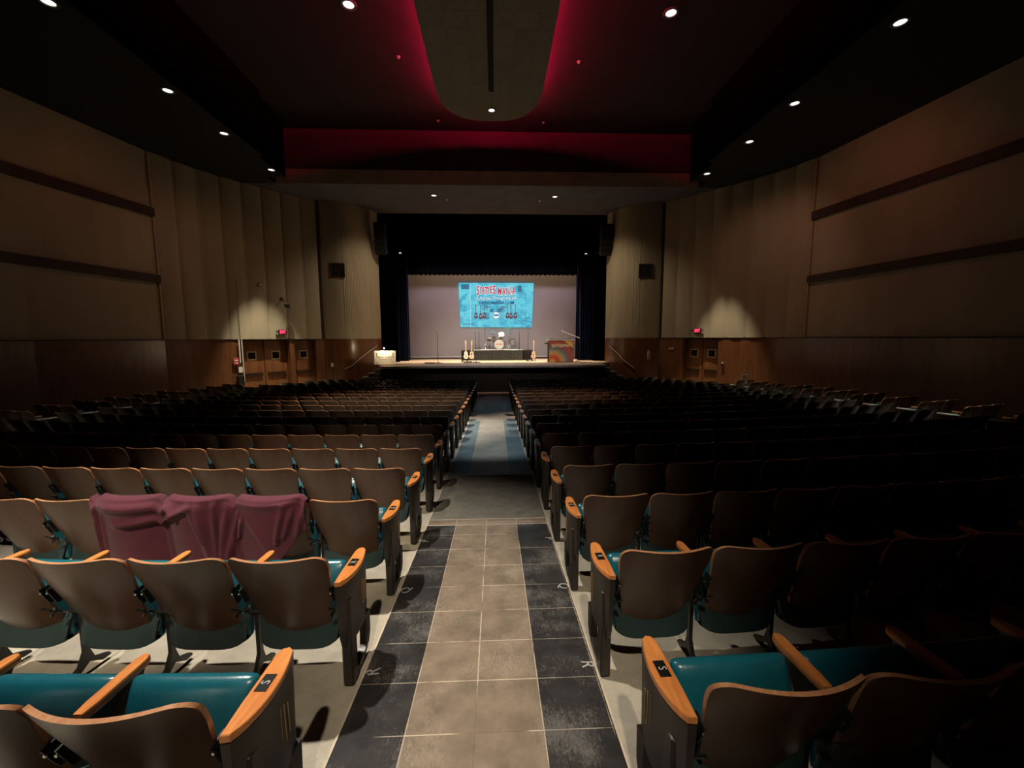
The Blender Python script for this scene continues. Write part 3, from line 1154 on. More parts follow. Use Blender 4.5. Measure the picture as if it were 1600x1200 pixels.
# long hanging panel with a rounded end
CZ, HWC, YE = 9.70, 1.75, 16.42
M['cloud'] = tilemat('grey_acoustic_board', (0.20, 0.19, 0.15), (0.13, 0.12, 0.10), 0.6, 0.1, 0.2, 0.15, (0.24, 0.22, 0.18), 0.9, 0.006, 0.3)
M['slot'] = mat('black_slot', (0.004, 0.004, 0.004), 0.9, var=0.2)
root = thing('ceiling_panel', 'long grey board panel with rounded end hanging under the ceiling, edged in red light', 'ceiling panel', (-0.13, 5.0, CZ))
outl = [(-HWC, -9.0)]
N = 22
for k in range(N + 1):
    t = PI - PI * k / N
    c, s_ = math.cos(t), math.sin(t)
    outl.append((HWC * math.copysign(abs(c) ** 0.72, c), (YE - 5.0 - 2.3) + 2.3 * abs(s_) ** 0.8))
outl.append((HWC, -9.0))
mb = MB()
mb.prism(list(reversed(outl)), 0.0, 0.10, 'z')
mb.build('panel_board', [M['cloud']], root, angle=30)
mb = MB()
mb.box(-0.085 + .06, -9.0, -0.012, 0.085 + .06, 9.55, 0.0)
mb.build('lighting_slot', [M['slot']], root)
M['redled'] = mat('red_led_rope', (0.3, 0.0, 0.01), 0.5, emit=(1.0, 0.010, 0.075), es=130.0, var=0.0)
mb = MB()
ins = [(x * 0.87, y if y < 7 else y - 0.06 - 0.20 * max(0.0, (y - 9.0) / 2.4)) for x, y in outl]
mb.tube([(x, y, 0.14) for x, y in ins], 0.022, 6)
mb.build('led_rope', [M['redled']], root)
for y in (0.5, 4.5, 8.5):
    for x in (-1.1, 1.1):
        mb = MB()
        mb.tube([(x, y, 0.10), (x, y, ZR - CZ)], 0.008, 6)
        mb.build('hanger_rod', [M['iron']], root)

# ------------------------------------------------------------------ ceiling lamps
M['lens'] = mat('lit_lamp_lens', (1, 1, 1), 0.5, emit=(1.0, 0.93, 0.80), es=2.2)
M['lensdim'] = mat('faint_lamp_lens', (0.5, 0.45, 0.4), 0.5, emit=(1.0, 0.8, 0.65), es=0.35)
M['rim'] = mat('grey_lamp_rim', (0.10, 0.10, 0.10), 0.5, var=0.2)
LAMPS = [(-8.26, 11.67, ZC, 'over the left wall aisle, second from the camera'), (-8.27, 13.90, ZC, 'over the left wall aisle, third from the camera'),
         (-8.31, 16.69, ZC, 'over the left wall aisle, nearest the stage'), (-8.30, 8.86, ZC, 'over the left wall aisle, cut by the top frame edge'),
         (8.22, 16.55, ZC, 'over the right wall aisle, nearest the stage'), (8.26, 13.91, ZC, 'over the right wall aisle, third from the camera'),
         (8.14, 11.70, ZC, 'over the right wall aisle, second from the camera'), (8.18, 8.79, ZC, 'over the right wall aisle, nearest the camera'),
         (-2.66, 19.34, ZC, 'in the soffit before the stage, left of centre'), (2.72, 19.35, ZC, 'in the soffit before the stage, right of centre'),
         (-3.64, 11.68, ZR, 'in the recess left of the long hanging panel'), (4.64, 11.66, ZR, 'in the recess right of the long hanging panel'),
         (-0.063, 15.66, CZ, 'in the rounded end of the hanging panel')]
proto = None
for x, y, z, lb in LAMPS:
    if proto is None:
        t = thing('ceiling_lamp', '', 'ceiling lamp', (x, y, z), 0, 'round recessed ceiling lamps')
        mb = MB()
        mb.lathe([(0.105, 0.0), (0.110, -0.022), (0.130, -0.028), (0.160, -0.020), (0.168, 0.0)], 28, cap=False)
        mb.build('trim_ring', [M['rim']], t)
        mb = MB()
        mb.lathe([(0.0001, -0.012), (0.075, -0.011), (0.106, -0.004)], 24, cap=False)
        mb.build('lamp_lens', [M['lens']], t)
        proto = t
    else:
        t = proto.copy()
        COL.objects.link(t)
        t.location = (x, y, z)
        for ch in list(proto.children):
            c = ch.copy()
            COL.objects.link(c)
            c.parent = t
    t['label'] = 'bright round lamp ' + lb
    t.location.z -= 0.001
    if z == ZR:
        t.scale = (1.25, 1.25, 1)
for x, y, z, lb in [(-2.83, 13.62, ZR, 'left of the hanging panel'), (2.62, 13.66, ZR, 'right of the hanging panel'),
                    (-2.15, 17.3, ZR, 'left, before the red step'), (1.95, 17.3, ZR, 'right, before the red step'),
                    (-2.15, 19.9, ZC, 'beside the left soffit lamp'), (2.1, 19.95, ZC, 'beside the right soffit lamp')]:
    t = thing('sprinkler_head', f'small pale sprinkler head in the dark ceiling {lb}', 'sprinkler', (x, y, z), 0, 'small ceiling sprinkler heads')
    mb = MB()
    mb.lathe([(0.0001, -0.05), (0.035, -0.05), (0.035, -0.044), (0.012, -0.04), (0.012, -0.012), (0.05, -0.008), (0.055, 0.0)], 14, cap=False)
    mb.build('sprinkler_body', [M['white']], t)

# ------------------------------------------------------------------ wall fittings
def wall_pt(sd, frac_pts, y):
    """x on the curved wall for a given y"""
    for a, b in zip(frac_pts[:-1], frac_pts[1:]):
        lo_, hi_ = sorted((a[1], b[1]))
        if lo_ <= y <= hi_:
            t = (y - a[1]) / (b[1] - a[1])
            ang = math.atan2(b[1] - a[1], b[0] - a[0])
            return a[0] + (b[0] - a[0]) * t, ang
    return frac_pts[-1][0], 0


M['exitred'] = mat('lit_red_letters', (0.8, 0.02, 0.05), 0.4, emit=(1.0, 0.05, 0.12), es=3.0)
M['exitface'] = mat('exit_face', (0.06, 0.004, 0.006), 0.4, emit=(1.0, 0.01, 0.05), es=0.05)


def exit_sign(x, y, z, rz, lb):
    t = thing('exit_sign', lb, 'exit sign', (x, y, z), rz)
    mb = MB()
    mb.bbox(-0.17, -0.06, -0.11, 0.17, 0.0, 0.11, 0.012)
    mb.build('sign_housing', [M['blackp']], t)
    mb = MB()
    mb.box(-0.15, -0.064, -0.09, 0.15, -0.0605, 0.09)
    mb.build('sign_face', [M['exitface']], t)
    text('lettering', 'EXIT', 0.20, M['exitred'], t, (0, -0.066, 0), (R(90), 0, 0), 0.001, 0.62, bold=0.002)
    for s_ in (-1, 1):
        mb = MB()
        mb.lathe([(0.0001, -0.05), (0.03, -0.05), (0.055, 0.0), (0.05, 0.012), (0.0001, 0.015)], 14, 0, Matrix.Translation((s_ * 0.235, -0.05, 0.02)) @ Matrix.Rotation(R(90), 4, 'X'), cap=False)
        mb.box(min(s_ * .16, s_ * .22), -0.03, -0.02, max(s_ * .16, s_ * .22), -0.015, 0.02)
        mb.build('emergency_lamp', [M['rim']], t)
    return t


def facing(sd, y, key='mid'):
    pts = catmull(SIDES[sd][key], 10)
    x, ang = wall_pt(sd, pts, y)
    if sd == 'left':
        rz = ang            # local -y faces the room
    else:
        rz = ang + PI
    return x, rz


for sd, y, lb in (('left', 19.0, 'red lit EXIT sign with two lamp heads above the left double door'), ('right', 18.65, 'red lit EXIT sign with two lamp heads above the right double door')):
    x, rz = facing(sd, y)
    sg = -1 if sd == 'left' else 1
    exit_sign(x - sg * 0.10, y - 0.05, 2.01, rz, lb)

# dome camera on a wall bracket
x, rz = facing('left', 19.1)
t = thing('security_camera', 'black round camera on a pale wall bracket above the left exit sign', 'camera', (x + 0.08, 19.05, 3.15), rz)
mb = MB()
mb.tube([(-0.05, 0.0, 0.30), (-0.04, -0.12, 0.26), (-0.02, -0.30, 0.16), (0.0, -0.42, 0.06)], 0.022, 8)
mb.bbox(-0.10, -0.02, 0.22, 0.0, 0.02, 0.38, 0.006)
mb.build('bracket', [M['rim']], t)
mb = MB()
mb.lathe([(0.0001, -0.12), (0.07, -0.105), (0.115, -0.05), (0.13, 0.0), (0.12, 0.05), (0.09, 0.07), (0.0001, 0.075)], 20, 0, Matrix.Translation((0.0, -0.42, 0.0)), cap=False)
mb.build('camera_body', [M['blackp']], t)
x, rz = facing('left', 18.4)
t = tag(MB().bbox(-0.09, -0.09, -0.08, 0.09, 0.0, 0.08, 0.01).build('junction_box', [M['dframe']], None, (x + 0.08, 18.37, 3.97), rz),
        'small beige box high on the left wall above the camera', 'box')
x, rz = facing('left', 17.66)
mb = MB()
mb.tube([(0, -0.03, 4.05), (0, -0.03, 1.9), (0.0, -0.03, 1.72)], 0.010, 6)
mb.build('conduit', [M['groove']], None, (x + 0.08, 17.62, 0), rz)
tag(bpy.data.objects['conduit'], 'thin cable running down the cream wall to the left door jamb', 'cable')
mb = MB()
mb.tube([(0, -0.04, 1.69), (0, -0.04, 0.75)], 0.028, 8)
mb.tube([(0.11, -0.04, 1.69), (0.11, -0.04, -0.05)], 0.020, 8)
tag(mb.build('wall_pipe', [M['white']], None, (x + 0.03, 17.58, 0), rz), 'white pipes beside the jamb of the left double door', 'pipe')
M['redplate'] = mat('red_pull_station', (0.55, 0.08, 0.07), 0.4, var=0.1)
t = thing('fire_alarm', 'red and white fire alarm station left of the left double door', 'fire alarm', (x - 0.06, 17.45, 0.80), rz)
MB().bbox(-0.10, -0.05, -0.14, 0.10, 0.0, 0.14, 0.01).build('alarm_housing', [M['redplate']], t)
MB().bbox(-0.07, -0.056, 0.02, 0.07, -0.05, 0.07, 0.002).build('alarm_plate', [M['white']], t)
MB().bbox(-0.05, -0.066, -0.09, 0.05, -0.05, -0.05, 0.004).build('alarm_handle', [M['white']], t)
tag(MB().bbox(-0.09, -0.012, -0.12, 0.09, 0.0, 0.12, 0.002).build('wall_notice', [M['white']], None, (x + 0.04, 17.60, 0.45), rz),
    'white notice sheet under the fire alarm left of the left double door', 'notice')
tag(MB().bbox(-0.20, -0.16, -0.30, 0.05, 0.0, 0.12, 0.02).build('door_closer_box', [M['iron']], None, (x + 0.04, 17.60, 0.10), rz),
    'dark box low at the jamb of the left double door', 'box')
tag(MB().bbox(-0.06, -0.012, -0.09, 0.06, 0.0, 0.09, 0.003).build('wall_switch', [M['white']], None, (-7.82, 20.29, 0.46), 0.0),
    'white switch plate on the wainscot right of the single left door', 'switch')
tag(MB().bbox(-0.13, -0.02, -0.06, 0.13, 0.0, 0.06, 0.004).build('wall_plate', [M['dframe']], None, (8.39, 19.60, 1.19), facing('right', 19.62)[1]),
    'small pale plate on the wainscot left of the right double door', 'plate')
x, rz = facing('right', 17.78)
t = thing('door_alarm_box', 'small dark box with a white knob right of the right double door', 'alarm', (x - 0.03, 17.75, 0.52), rz)
MB().bbox(-0.06, -0.05, -0.14, 0.06, 0.0, 0.05, 0.008).build('alarm_housing', [M['ledge']], t)
MB().lathe([(0.0001, -0.03), (0.03, -0.03), (0.03, 0.03), (0.0001, 0.03)], 10, 0, Matrix.Translation((0, -0.05, 0.09)) @ Matrix.Rotation(R(90), 4, 'X'), cap=False).build('knob', [M['white']], t)
t = thing('fire_extinguisher', 'pale fire extinguisher hung on the wainscot between the stage steps and right door', 'fire extinguisher', (7.46, 20.02, 0.66), 0.1)
MB().lathe([(0.0001, 0.0), (0.07, 0.0), (0.08, 0.03), (0.08, 0.34), (0.05, 0.42), (0.02, 0.44), (0.0001, 0.44)], 16, cap=False).build('cylinder_body', [M['dframe']], t)
MB().box(-0.02, -0.05, 0.44, 0.02, 0.05, 0.50).tube([(0.02, 0, 0.46), (0.10, 0, 0.42), (0.11, 0, 0.25)], 0.010, 6).build('valve', [M['rim']], t)

# speaker grilles in the proscenium corners
M['grille'] = mat('black_grille_cloth', (0.010, 0.008, 0.007), 0.95, var=0.3, vscale=40)
for x, y, z, rz, lb in ((-7.37, 20.33, 4.90, 0.06, 'square black speaker grille high on the left rounded proscenium corner'), (7.24, 20.17, 4.89, -0.12, 'square black speaker grille high on the right rounded proscenium corner')):
    t = thing('speaker_grille', lb, 'speaker grille', (x, y, z), rz)
    mb = MB()
    for a in (-0.30, 0.30):
        mb.bbox(a - 0.03, -0.035, -0.33, a + 0.03, 0.03, 0.33, 0.004)
        mb.bbox(-0.33, -0.035, a - 0.03, 0.33, 0.03, a + 0.03, 0.004)
    mb.build('grille_frame', [M['ledge']], t)
    MB().box(-0.29, -0.02, -0.29, 0.29, 0.02, 0.29).build('grille_cloth', [M['grille']], t)

# ------------------------------------------------------------------ stage
SZ = 0.45
M['boards'] = woodmat('worn_stage_boards', (0.42, 0.30, 0.20), (0.62, 0.48, 0.34), 0.5, (0.6, 9, 1), 3, 0.0)
M['apron'] = mat('dark_apron_boards', (0.010, 0.005, 0.004), 0.8, var=0.3, vscale=3, stretch=(8, 1, 0.3))
M['nosing'] = mat('grey_stage_nosing', (0.34, 0.32, 0.32), 0.5, var=0.2, vscale=6)
XL, XR = -5.28, 5.15
YF = 19.05
mb = MB()
plan = [(XL, YF), (XR, YF), (XR + 0.15, 20.6), (5.95, 21.6), (9.4, 22.2), (9.4, 27.0), (-9.5, 27.0), (-9.5, 22.2), (-6.1, 21.7), (XL - 0.15, 20.7)]
mb.prism(plan, SZ - 0.10, SZ, 'z')
struct('stage_floor', mb, M['boards'], 'pale worn wooden stage floor raised above the hall', 'stage')
mb = MB()
n = 64
for k in range(n):
    a, b = XL + 0.06 + (XR - XL - 0.12) * k / n, XL + 0.06 + (XR - XL - 0.12) * (k + 1) / n
    mb.add([(a, YF + 0.12, -0.9), (b - 0.02, YF + 0.12, -0.9), (b - 0.02, YF + 0.12, SZ - 0.1), (a, YF + 0.12, SZ - 0.1), (b, YF + 0.135, -0.9), (b, YF + 0.135, SZ - 0.1)],
           [(0, 1, 2, 3), (1, 4, 5, 2)])
mb.box(XL + 0.06, YF + 0.14, -0.9, XL + 0.10, 21.0, SZ - 0.1)
mb.box(XR - 0.10, YF + 0.14, -0.9, XR - 0.06, 21.0, SZ - 0.1)
struct('stage_apron_wall', mb, M['apron'], 'dark boarded wall below the front edge of the stage', 'wall')
struct('trim_30', MB().bbox(XL - 0.02, YF - 0.05, SZ - 0.09, XR + 0.02, YF + 0.04, SZ + 0.012, 0.01), M['nosing'])
M['salmon'] = mat('spill_lit_threshold', (0.88, 0.52, 0.42), 0.5, var=0.1)  # warm light spill on the floor strip, painted into its colour
struct('trim_31', MB().bbox(AX0 - 0.1, 18.62, fz(18.6) - 0.02, AX1 + 0.1, YF + 0.1, fz(18.6) + 0.03, 0.006), M['salmon'])
tag(MB().bbox(-0.17, 18.55, fz(18.6) + 0.0, 0.03, 18.63, fz(18.6) + 0.036, 0.003).build('floor_marker', [M['white']]), 'small white marker at the foot of the stage in the centre aisle', 'marker')
# stage house
mb = MB()
strip(mb, [(-9.5, 22.0), (-9.5, 27.1), (9.4, 27.1), (9.4, 22.0)], -0.9, 9.6)
mb.add([(-9.6, 21.9, 9.5), (9.5, 21.9, 9.5), (9.5, 27.2, 9.5), (-9.6, 27.2, 9.5)], [(0, 3, 2, 1)])
mb.add([(-9.5, 22.1, ZC), (9.4, 22.1, ZC), (9.4, 22.1, 9.5), (-9.5, 22.1, 9.5)], [(0, 1, 2, 3)])
struct('wall_stage', mb, M['black'])

# curtains
M['velvet'] = mat('navy_velour', (0.005, 0.008, 0.026), 0.9, var=0.3, vscale=3, spec=0.1)
M['blackvel'] = mat('black_velour', (0.0012, 0.0012, 0.0018), 1.0, var=0.3, vscale=3, spec=0.05)


def curtain(name, lb, x0, x1, y, z0, z1, folds, amp, mt, seed, scallop=0.0):
    rnd = random.Random(seed)
    n = folds * 8
    ph = [rnd.uniform(0.7, 1.3) for _ in range(folds + 2)]
    mb = MB()

    def fn(u, v):
        k = u * folds
        a = amp * (0.35 + 0.65 * (1 - v)) * ph[int(k) % len(ph)]
        x = x0 + (x1 - x0) * u + 0.02 * math.sin(k * 2.1 + v * 2)
        zz = z0 + (z1 - z0) * v
        if v == 0 and scallop:
            zz += scallop * abs(math.sin(PI * k))
        return (x, y + a * math.sin(2 * PI * k + 0.6 * math.sin(3 * v + k)), zz)
    mb.sheet(fn, n, 8, 0, lambda u, v: (0, 0.012, 0))
    return tag(mb.build(name, [mt], angle=80), lb, 'curtain')


curtain('stage_curtain', 'black curtain leg nearest the left rounded corner, before the navy folds', -6.3, -5.05, 22.33, SZ + 0.02, 8.9, 8, 0.06, M['blackvel'], 1)
curtain('stage_curtain', 'navy curtain leg on the left, between the black leg and the screen edge', -5.6, -4.78, 23.3, SZ + 0.02, 9.0, 7, 0.08, M['velvet'], 2)
curtain('stage_curtain', 'narrow navy curtain leg on the left touching the edge of the screen', -5.5, -4.95, 24.6, SZ + 0.02, 9.0, 5, 0.07, M['velvet'], 3)
curtain('stage_curtain', 'black curtain leg nearest the right rounded corner, before the navy folds', 5.25, 6.3, 22.28, SZ + 0.02, 8.9, 7, 0.07, M['blackvel'], 4)
curtain('stage_curtain', 'navy curtain leg with lit folds on the right, behind the tie-dye display', 4.55, 5.55, 22.9, SZ + 0.02, 9.0, 7, 0.10, M['velvet'], 5)
curtain('stage_curtain', 'narrow navy curtain leg on the right touching the edge of the screen', 4.75, 5.6, 24.6, SZ + 0.02, 9.0, 6, 0.08, M['velvet'], 6)
curtain('stage_valance', 'wide black valance hanging across the top of the stage opening', -6.3, 6.2, 22.62, 5.95, 9.0, 60, 0.05, M['blackvel'], 7)
curtain('stage_border', 'black border curtain with scalloped lower edge above the screen', -5.9, 5.9, 24.9, 5.33, 8.9, 44, 0.05, M['blackvel'], 8, 0.06)

# screen and projection
M['screen'] = mat('projection_screen_cloth', (0.50, 0.47, 0.47), 0.9, var=0.05, vscale=0.8)
t = thing('projection_screen', 'wide pale screen cloth filling the back of the stage behind the drums', 'screen', (0, 26.0, SZ))
mb = MB()
mb.sheet(lambda u, v: (-5.45 + 10.8 * u, 0.03 * math.sin(PI * v), 0.10 + 5.6 * v), 20, 10, 0, lambda u, v: (0, 0.01, 0))
mb.build('screen_cloth', [M['screen']], t, angle=80)
MB().bbox(-5.45, -0.03, 0.06, 5.35, 0.03, 0.15, 0.01).build('bottom_bar', [M['white']], t)


def slide_material():
    mt, tr, b = nt('projected_picture')
    tc = tr.nodes.new('ShaderNodeTexCoord')
    v = tr.nodes.new('ShaderNodeTexVoronoi')
    v.distance = 'CHEBYCHEV'
    v.inputs['Scale'].default_value = 2.6
    v.inputs['Randomness'].default_value = 0.75
    tr.links.new(tc.outputs['Object'], v.inputs['Vector'])
    n = tr.nodes.new('ShaderNodeTexNoise')
    n.inputs['Scale'].default_value = 5.5
    n.inputs['Detail'].default_value = 8
    n.inputs['Roughness'].default_value = 0.72
    n.inputs['Distortion'].default_value = 1.5
    tr.links.new(tc.outputs['Object'], n.inputs['Vector'])
    ad = tr.nodes.new('ShaderNodeMath')
    ad.operation = 'MULTIPLY_ADD'
    tr.links.new(v.outputs['Color'], ad.inputs[0])
    ad.inputs[1].default_value = 0.38
    tr.links.new(n.outputs['Fac'], ad.inputs[2])
    cr = tr.nodes.new('ShaderNodeValToRGB')
    e = cr.color_ramp.elements
    e[0].position = 0.42
    e[0].color = (0.03, 0.22, 0.42, 1)
    e[1].position = 0.64
    e[1].color = (0.10, 0.60, 0.80, 1)
    x = e.new(0.86)
    x.color = (0.20, 0.80, 0.92, 1)
    tr.links.new(ad.outputs[0], cr.inputs[0])
    tr.links.new(cr.outputs[0], b.inputs['Emission Color'])
    b.inputs['Emission Strength'].default_value = 0.82
    b.inputs['Base Color'].default_value = (0.02, 0.02, 0.02, 1)
    b.inputs['Roughness'].default_value = 1.0
    return mt


M['slide'] = slide_material()
def glow(name, c, s_=0.8):
    return mat(name, (0.02, 0.02, 0.02), 1.0, emit=c, es=s_)
M['sred'] = glow('projected_red', (0.75, 0.03, 0.06))
M['swhite'] = glow('projected_white', (0.75, 0.95, 1.0), 0.95)
M['snavy'] = glow('projected_navy', (0.01, 0.07, 0.22))
M['sgrey'] = glow('projected_grey_blue', (0.05, 0.20, 0.34))
M['sbrown'] = glow('projected_brown', (0.16, 0.10, 0.14))
YS = 25.94
t = thing('projected_slide', 'bright cyan projected slide with red SIXTIES MANIA title on the stage screen', 'projection', (0.05, YS, 3.72))
mb = MB()
q = [(-2.25, 1.34), (2.33, 1.33), (2.21, -1.36), (-2.17, -1.33)]
mb.add([(x, 0, z) for x, z in q] + [(x, 0.012, z) for x, z in q], [(3, 2, 1, 0), (4, 5, 6, 7), (0, 1, 5, 4), (1, 2, 6, 5), (2, 3, 7, 6), (3, 0, 4, 7)])
mb.build('slide_background', [M['slide']], t)
# title in jumping letters
def title(par, body, x0, z0, size, step, mt, mtb, y, jig, seed, name='title_lettering', xs=0.86):
    rnd = random.Random(seed)
    x = x0
    for ch in body:
        wdt = {'I': 0.45, 'M': 1.15, 'N': 1.0, '.': .4, ' ': .4}.get(ch, 0.86) * step
        if ch != ' ':
            dz = rnd.uniform(-jig, jig)
            rr = rnd.uniform(-0.12, 0.12)
            sz = size * (1.22 if ch == 'S' else 1.0)
            if mtb:
                text('letter_outline', ch, sz, mtb, par, (x + wdt / 2, y + 0.006, z0 + dz), (R(90), rr, 0), 0.0, xs, bold=0.030 * size / 0.4)
            text(name, ch, sz, mt, par, (x + wdt / 2, y, z0 + dz), (R(90), rr, 0), 0.0, xs, bold=0.010 * size / 0.4)
        x += wdt
title(t, 'SIXTIES', -1.17, 0.87, 0.60, 0.228, M['sred'], M['swhite'], -0.012, 0.03, 3, xs=0.56)
title(t, 'MANIA', 0.09, 0.84, 0.62, 0.26, M['sred'], M['swhite'], -0.012, 0.04, 8, xs=0.52)
text('tagline_outline', 'A Journey Through the 60s', 0.29, M['sgrey'], t, (0.04, -0.006, 0.42), (R(90), 0, 0), 0, 0.78, 0.25, 0.020)
text('tagline_lettering', 'A Journey Through the 60s', 0.29, M['swhite'], t, (0.04, -0.010, 0.42), (R(90), 0, 0), 0, 0.78, 0.25, 0.004)
text('address_lettering', 'SIXTIESMANIA.COM', 0.245, M['snavy'], t, (0.04, -0.008, 0.13), (R(90), 0, 0), 0, 1.0, 0, 0.008)
# pictured instruments
mb = MB()
def disc(mb, x, z, r, mi=0, y=-0.006, n=20, rz=1.0):
    mb.add([(x + r * math.cos(2 * PI * k / n), y, z + rz * r * math.sin(2 * PI * k / n)) for k in range(n)], [tuple(range(n))], mi)
def rect(mb, x0, z0, x1, z1, mi=0, y=-0.006):
    mb.add([(x0, y, z0), (x1, y, z0), (x1, y, z1), (x0, y, z1)], [(0, 1, 2, 3)], mi)
for gx, gz in ((-1.22, -0.62), (-0.93, -0.66), (-0.68, -0.62), (0.72, -0.62), (0.93, -0.64), (1.20, -0.62)):
    disc(mb, gx, gz - 0.08, 0.125, 0, -0.006)
    disc(mb, gx, gz + 0.10, 0.085, 0, -0.007)
    disc(mb, gx, gz + 0.0, 0.03, 1, -0.009)
    rect(mb, gx - 0.018, gz + 0.1, gx + 0.018, gz + 0.55, 0, -0.008)
    rect(mb, gx - 0.03, gz + 0.55, gx + 0.03, gz + 0.66, 0, -0.008)
disc(mb, 0.02, -0.62, 0.235, 0, -0.006, 28)
disc(mb, 0.02, -0.62, 0.205, 1, -0.008, 28)
rect(mb, -0.14, -0.66, 0.18, -0.56, 2, -0.010)
for dx, dz in ((-0.26, -0.34), (0.22, -0.32)):
    rect(mb, dx - 0.11, dz - 0.09, dx + 0.11, dz + 0.09, 2, -0.007)
for dx, dz in ((-0.5, -0.12), (0.45, -0.10), (0.36, -0.22)):
    disc(mb, dx, dz, 0.17, 0, -0.007, 20, 0.16)
    rect(mb, dx - 0.008, -0.85, dx + 0.008, dz, 0, -0.006)
mb.build('pictured_instruments', [M['sbrown'], M['swhite'], M['sgrey']], t)
mb = MB()
rnd = random.Random(12)
for k in range(8):
    x = -2.02 + 0.085 * k
    rect(mb, x, -1.20, x + 0.05, -1.10, 0, -0.004)
rect(mb, -1.55, -1.32, -1.535, 1.33, 1, -0.003)
rect(mb, 1.25, -0.95, 1.85, -0.93, 0, -0.004)
rect(mb, 1.25, -0.45, 1.85, -0.43, 0, -0.004)
rect(mb, 1.25, -0.95, 1.27, -0.43, 0, -0.004)
rect(mb, 1.83, -0.95, 1.85, -0.43, 0, -0.004)
rect(mb, -2.1, 0.95, -1.62, 1.25, 0, -0.004)
rect(mb, 1.35, 0.78, 1.60, 1.18, 0, -0.004)
mb.build('pictured_clippings', [M['sgrey'], M['swhite']], t)

# drum riser
M['skirt'] = mat('black_satin_skirt', (0.030, 0.034, 0.034), 0.40, var=0.3, vscale=5, sheen=0.2)
M['rug'] = mat('pale_riser_top', (0.55, 0.58, 0.56), 0.7, var=0.2, vscale=4)
RX0, RX1, RY0, RY1, RZ = -1.22, 1.55, 23.7, 26 - 0.35, SZ + 0.60
t = thing('drum_riser', 'low platform with pleated black skirt carrying the drum kit', 'riser', ((RX0 + RX1) / 2, (RY0 + RY1) / 2, SZ))
hx, hy = (RX1 - RX0) / 2, (RY1 - RY0) / 2
MB().bbox(-hx + .03, -hy + .05, 0.0, hx - .03, hy, 0.57, 0.01).build('platform_frame', [M['black']], t)
MB().bbox(-hx, -hy, 0.57, hx, hy, 0.60, 0.008).build('platform_top', [M['rug']], t)
mb = MB()
rnd = random.Random(5)
nf = 26
ph = [rnd.uniform(0.5, 1.5) for _ in range(nf + 1)]
def skf(u, v):
    k = u * nf
    return (-hx + 2 * hx * u, -hy - 0.02 - 0.022 * ph[int(k)] * (1.2 - 0.6 * v) * (math.sin(2 * PI * k) + 1), 0.005 + 0.56 * v)
mb.sheet(skf, nf * 6, 4, 0, lambda u, v: (0, 0.008, 0))
mb.build('pleated_skirt', [M['skirt']], t, angle=80)

# amplifiers beside the riser
M['tolex'] = mat('black_vinyl_covering', (0.005, 0.005, 0.005), 0.7, var=0.3, vscale=30)
M['ampcloth'] = mat('black_speaker_cloth', (0.004, 0.004, 0.005), 0.95, var=0.3, vscale=60)
def amp(x, y, w_, h, d, lb):
    t = thing('guitar_amplifier', lb, 'amplifier', (x, y, SZ), 0, 'black amplifiers beside the riser')
    MB().bbox(-w_ / 2, -d / 2, 0.02, w_ / 2, d / 2, h, 0.015).build('cabinet', [M['tolex']], t)
    MB().bbox(-w_ / 2 + .03, -d / 2 - .012, 0.05, w_ / 2 - .03, -d / 2 + .004, h - 0.13, 0.004).build('speaker_cloth', [M['ampcloth']], t)
    MB().bbox(-w_ / 2 + .03, -d / 2 - .008, h - 0.115, w_ / 2 - .03, -d / 2 + .004, h - 0.03, 0.003).build('control_panel', [M['blackp']], t)
    MB().bbox(-0.10, -0.02, h, 0.10, 0.02, h + 0.025, 0.005).build('handle', [M['iron']], t)
amp(-1.60, 23.95, 0.66, 0.58, 0.35, 'black guitar amplifier left of the riser behind the pale guitars')
amp(1.86, 23.95, 0.56, 0.58, 0.35, 'black guitar amplifier right of the riser beside the cream guitar')

# drums
M['pearl'] = mat('white_pearl_shell', (0.36, 0.36, 0.34), 0.25, var=0.12, vscale=10, coat=0.4)
M['head'] = mat('white_drumhead', (0.62, 0.64, 0.60), 0.6, var=0.04)
M['brassc'] = mat('cymbal_bronze', (0.80, 0.66, 0.42), 0.22, metal=1.0, var=0.1)
M['oyster'] = mat('black_oyster_shell', (0.05, 0.05, 0.055), 0.25, var=0.5, vscale=12, coat=0.4)
RT = SZ + 0.60


def drum(mb, r, h, mi, mx):
    mb.lathe([(r, -h / 2), (r, h / 2)], 26, mi, mx, cap=False)


def make_drum(name, lb, cat, loc, r, h, mx, shell, headm, legs=None, parent=None):
    t = parent or thing(name, lb, cat, loc)
    mb = MB()
    mb.lathe([(0.0001, h / 2 - .002), (r * 0.99, h / 2 - .002), (r, h / 2), (r * 1.0, -h / 2), (r * .99, -h / 2 + .002), (0.0001, -h / 2 + .002)], 28, 0, mx, cap=False)
    s1 = mb.build('shell', [shell], t, angle=40)
    mb = MB()
    mb.lathe([(0.0001, h / 2 + .004), (r * 0.97, h / 2 + .004), (r * 0.97, h / 2)], 28, 0, mx, cap=False)
    h1 = mb.build('drumhead', [headm], t, angle=40)
    mb = MB()
    for s_ in (-1, 1):
        mb.lathe([(r * 0.97, s_ * h / 2 + .012), (r * 1.03, s_ * h / 2 + .012), (r * 1.03, s_ * h / 2 - .02), (r * 1.0, s_ * h / 2 - .02)], 28, 0, mx, cap=False)
    for k in range(8):
        a = 2 * PI * (k + .5) / 8
        mb.tube([(1.04 * r * math.cos(a), 1.04 * r * math.sin(a), -h / 2), (1.04 * r * math.cos(a), 1.04 * r * math.sin(a), h / 2)], 0.006, 5, 0, mx)
    mb.build('hoops', [M['chrome']], t, angle=40)
    return t


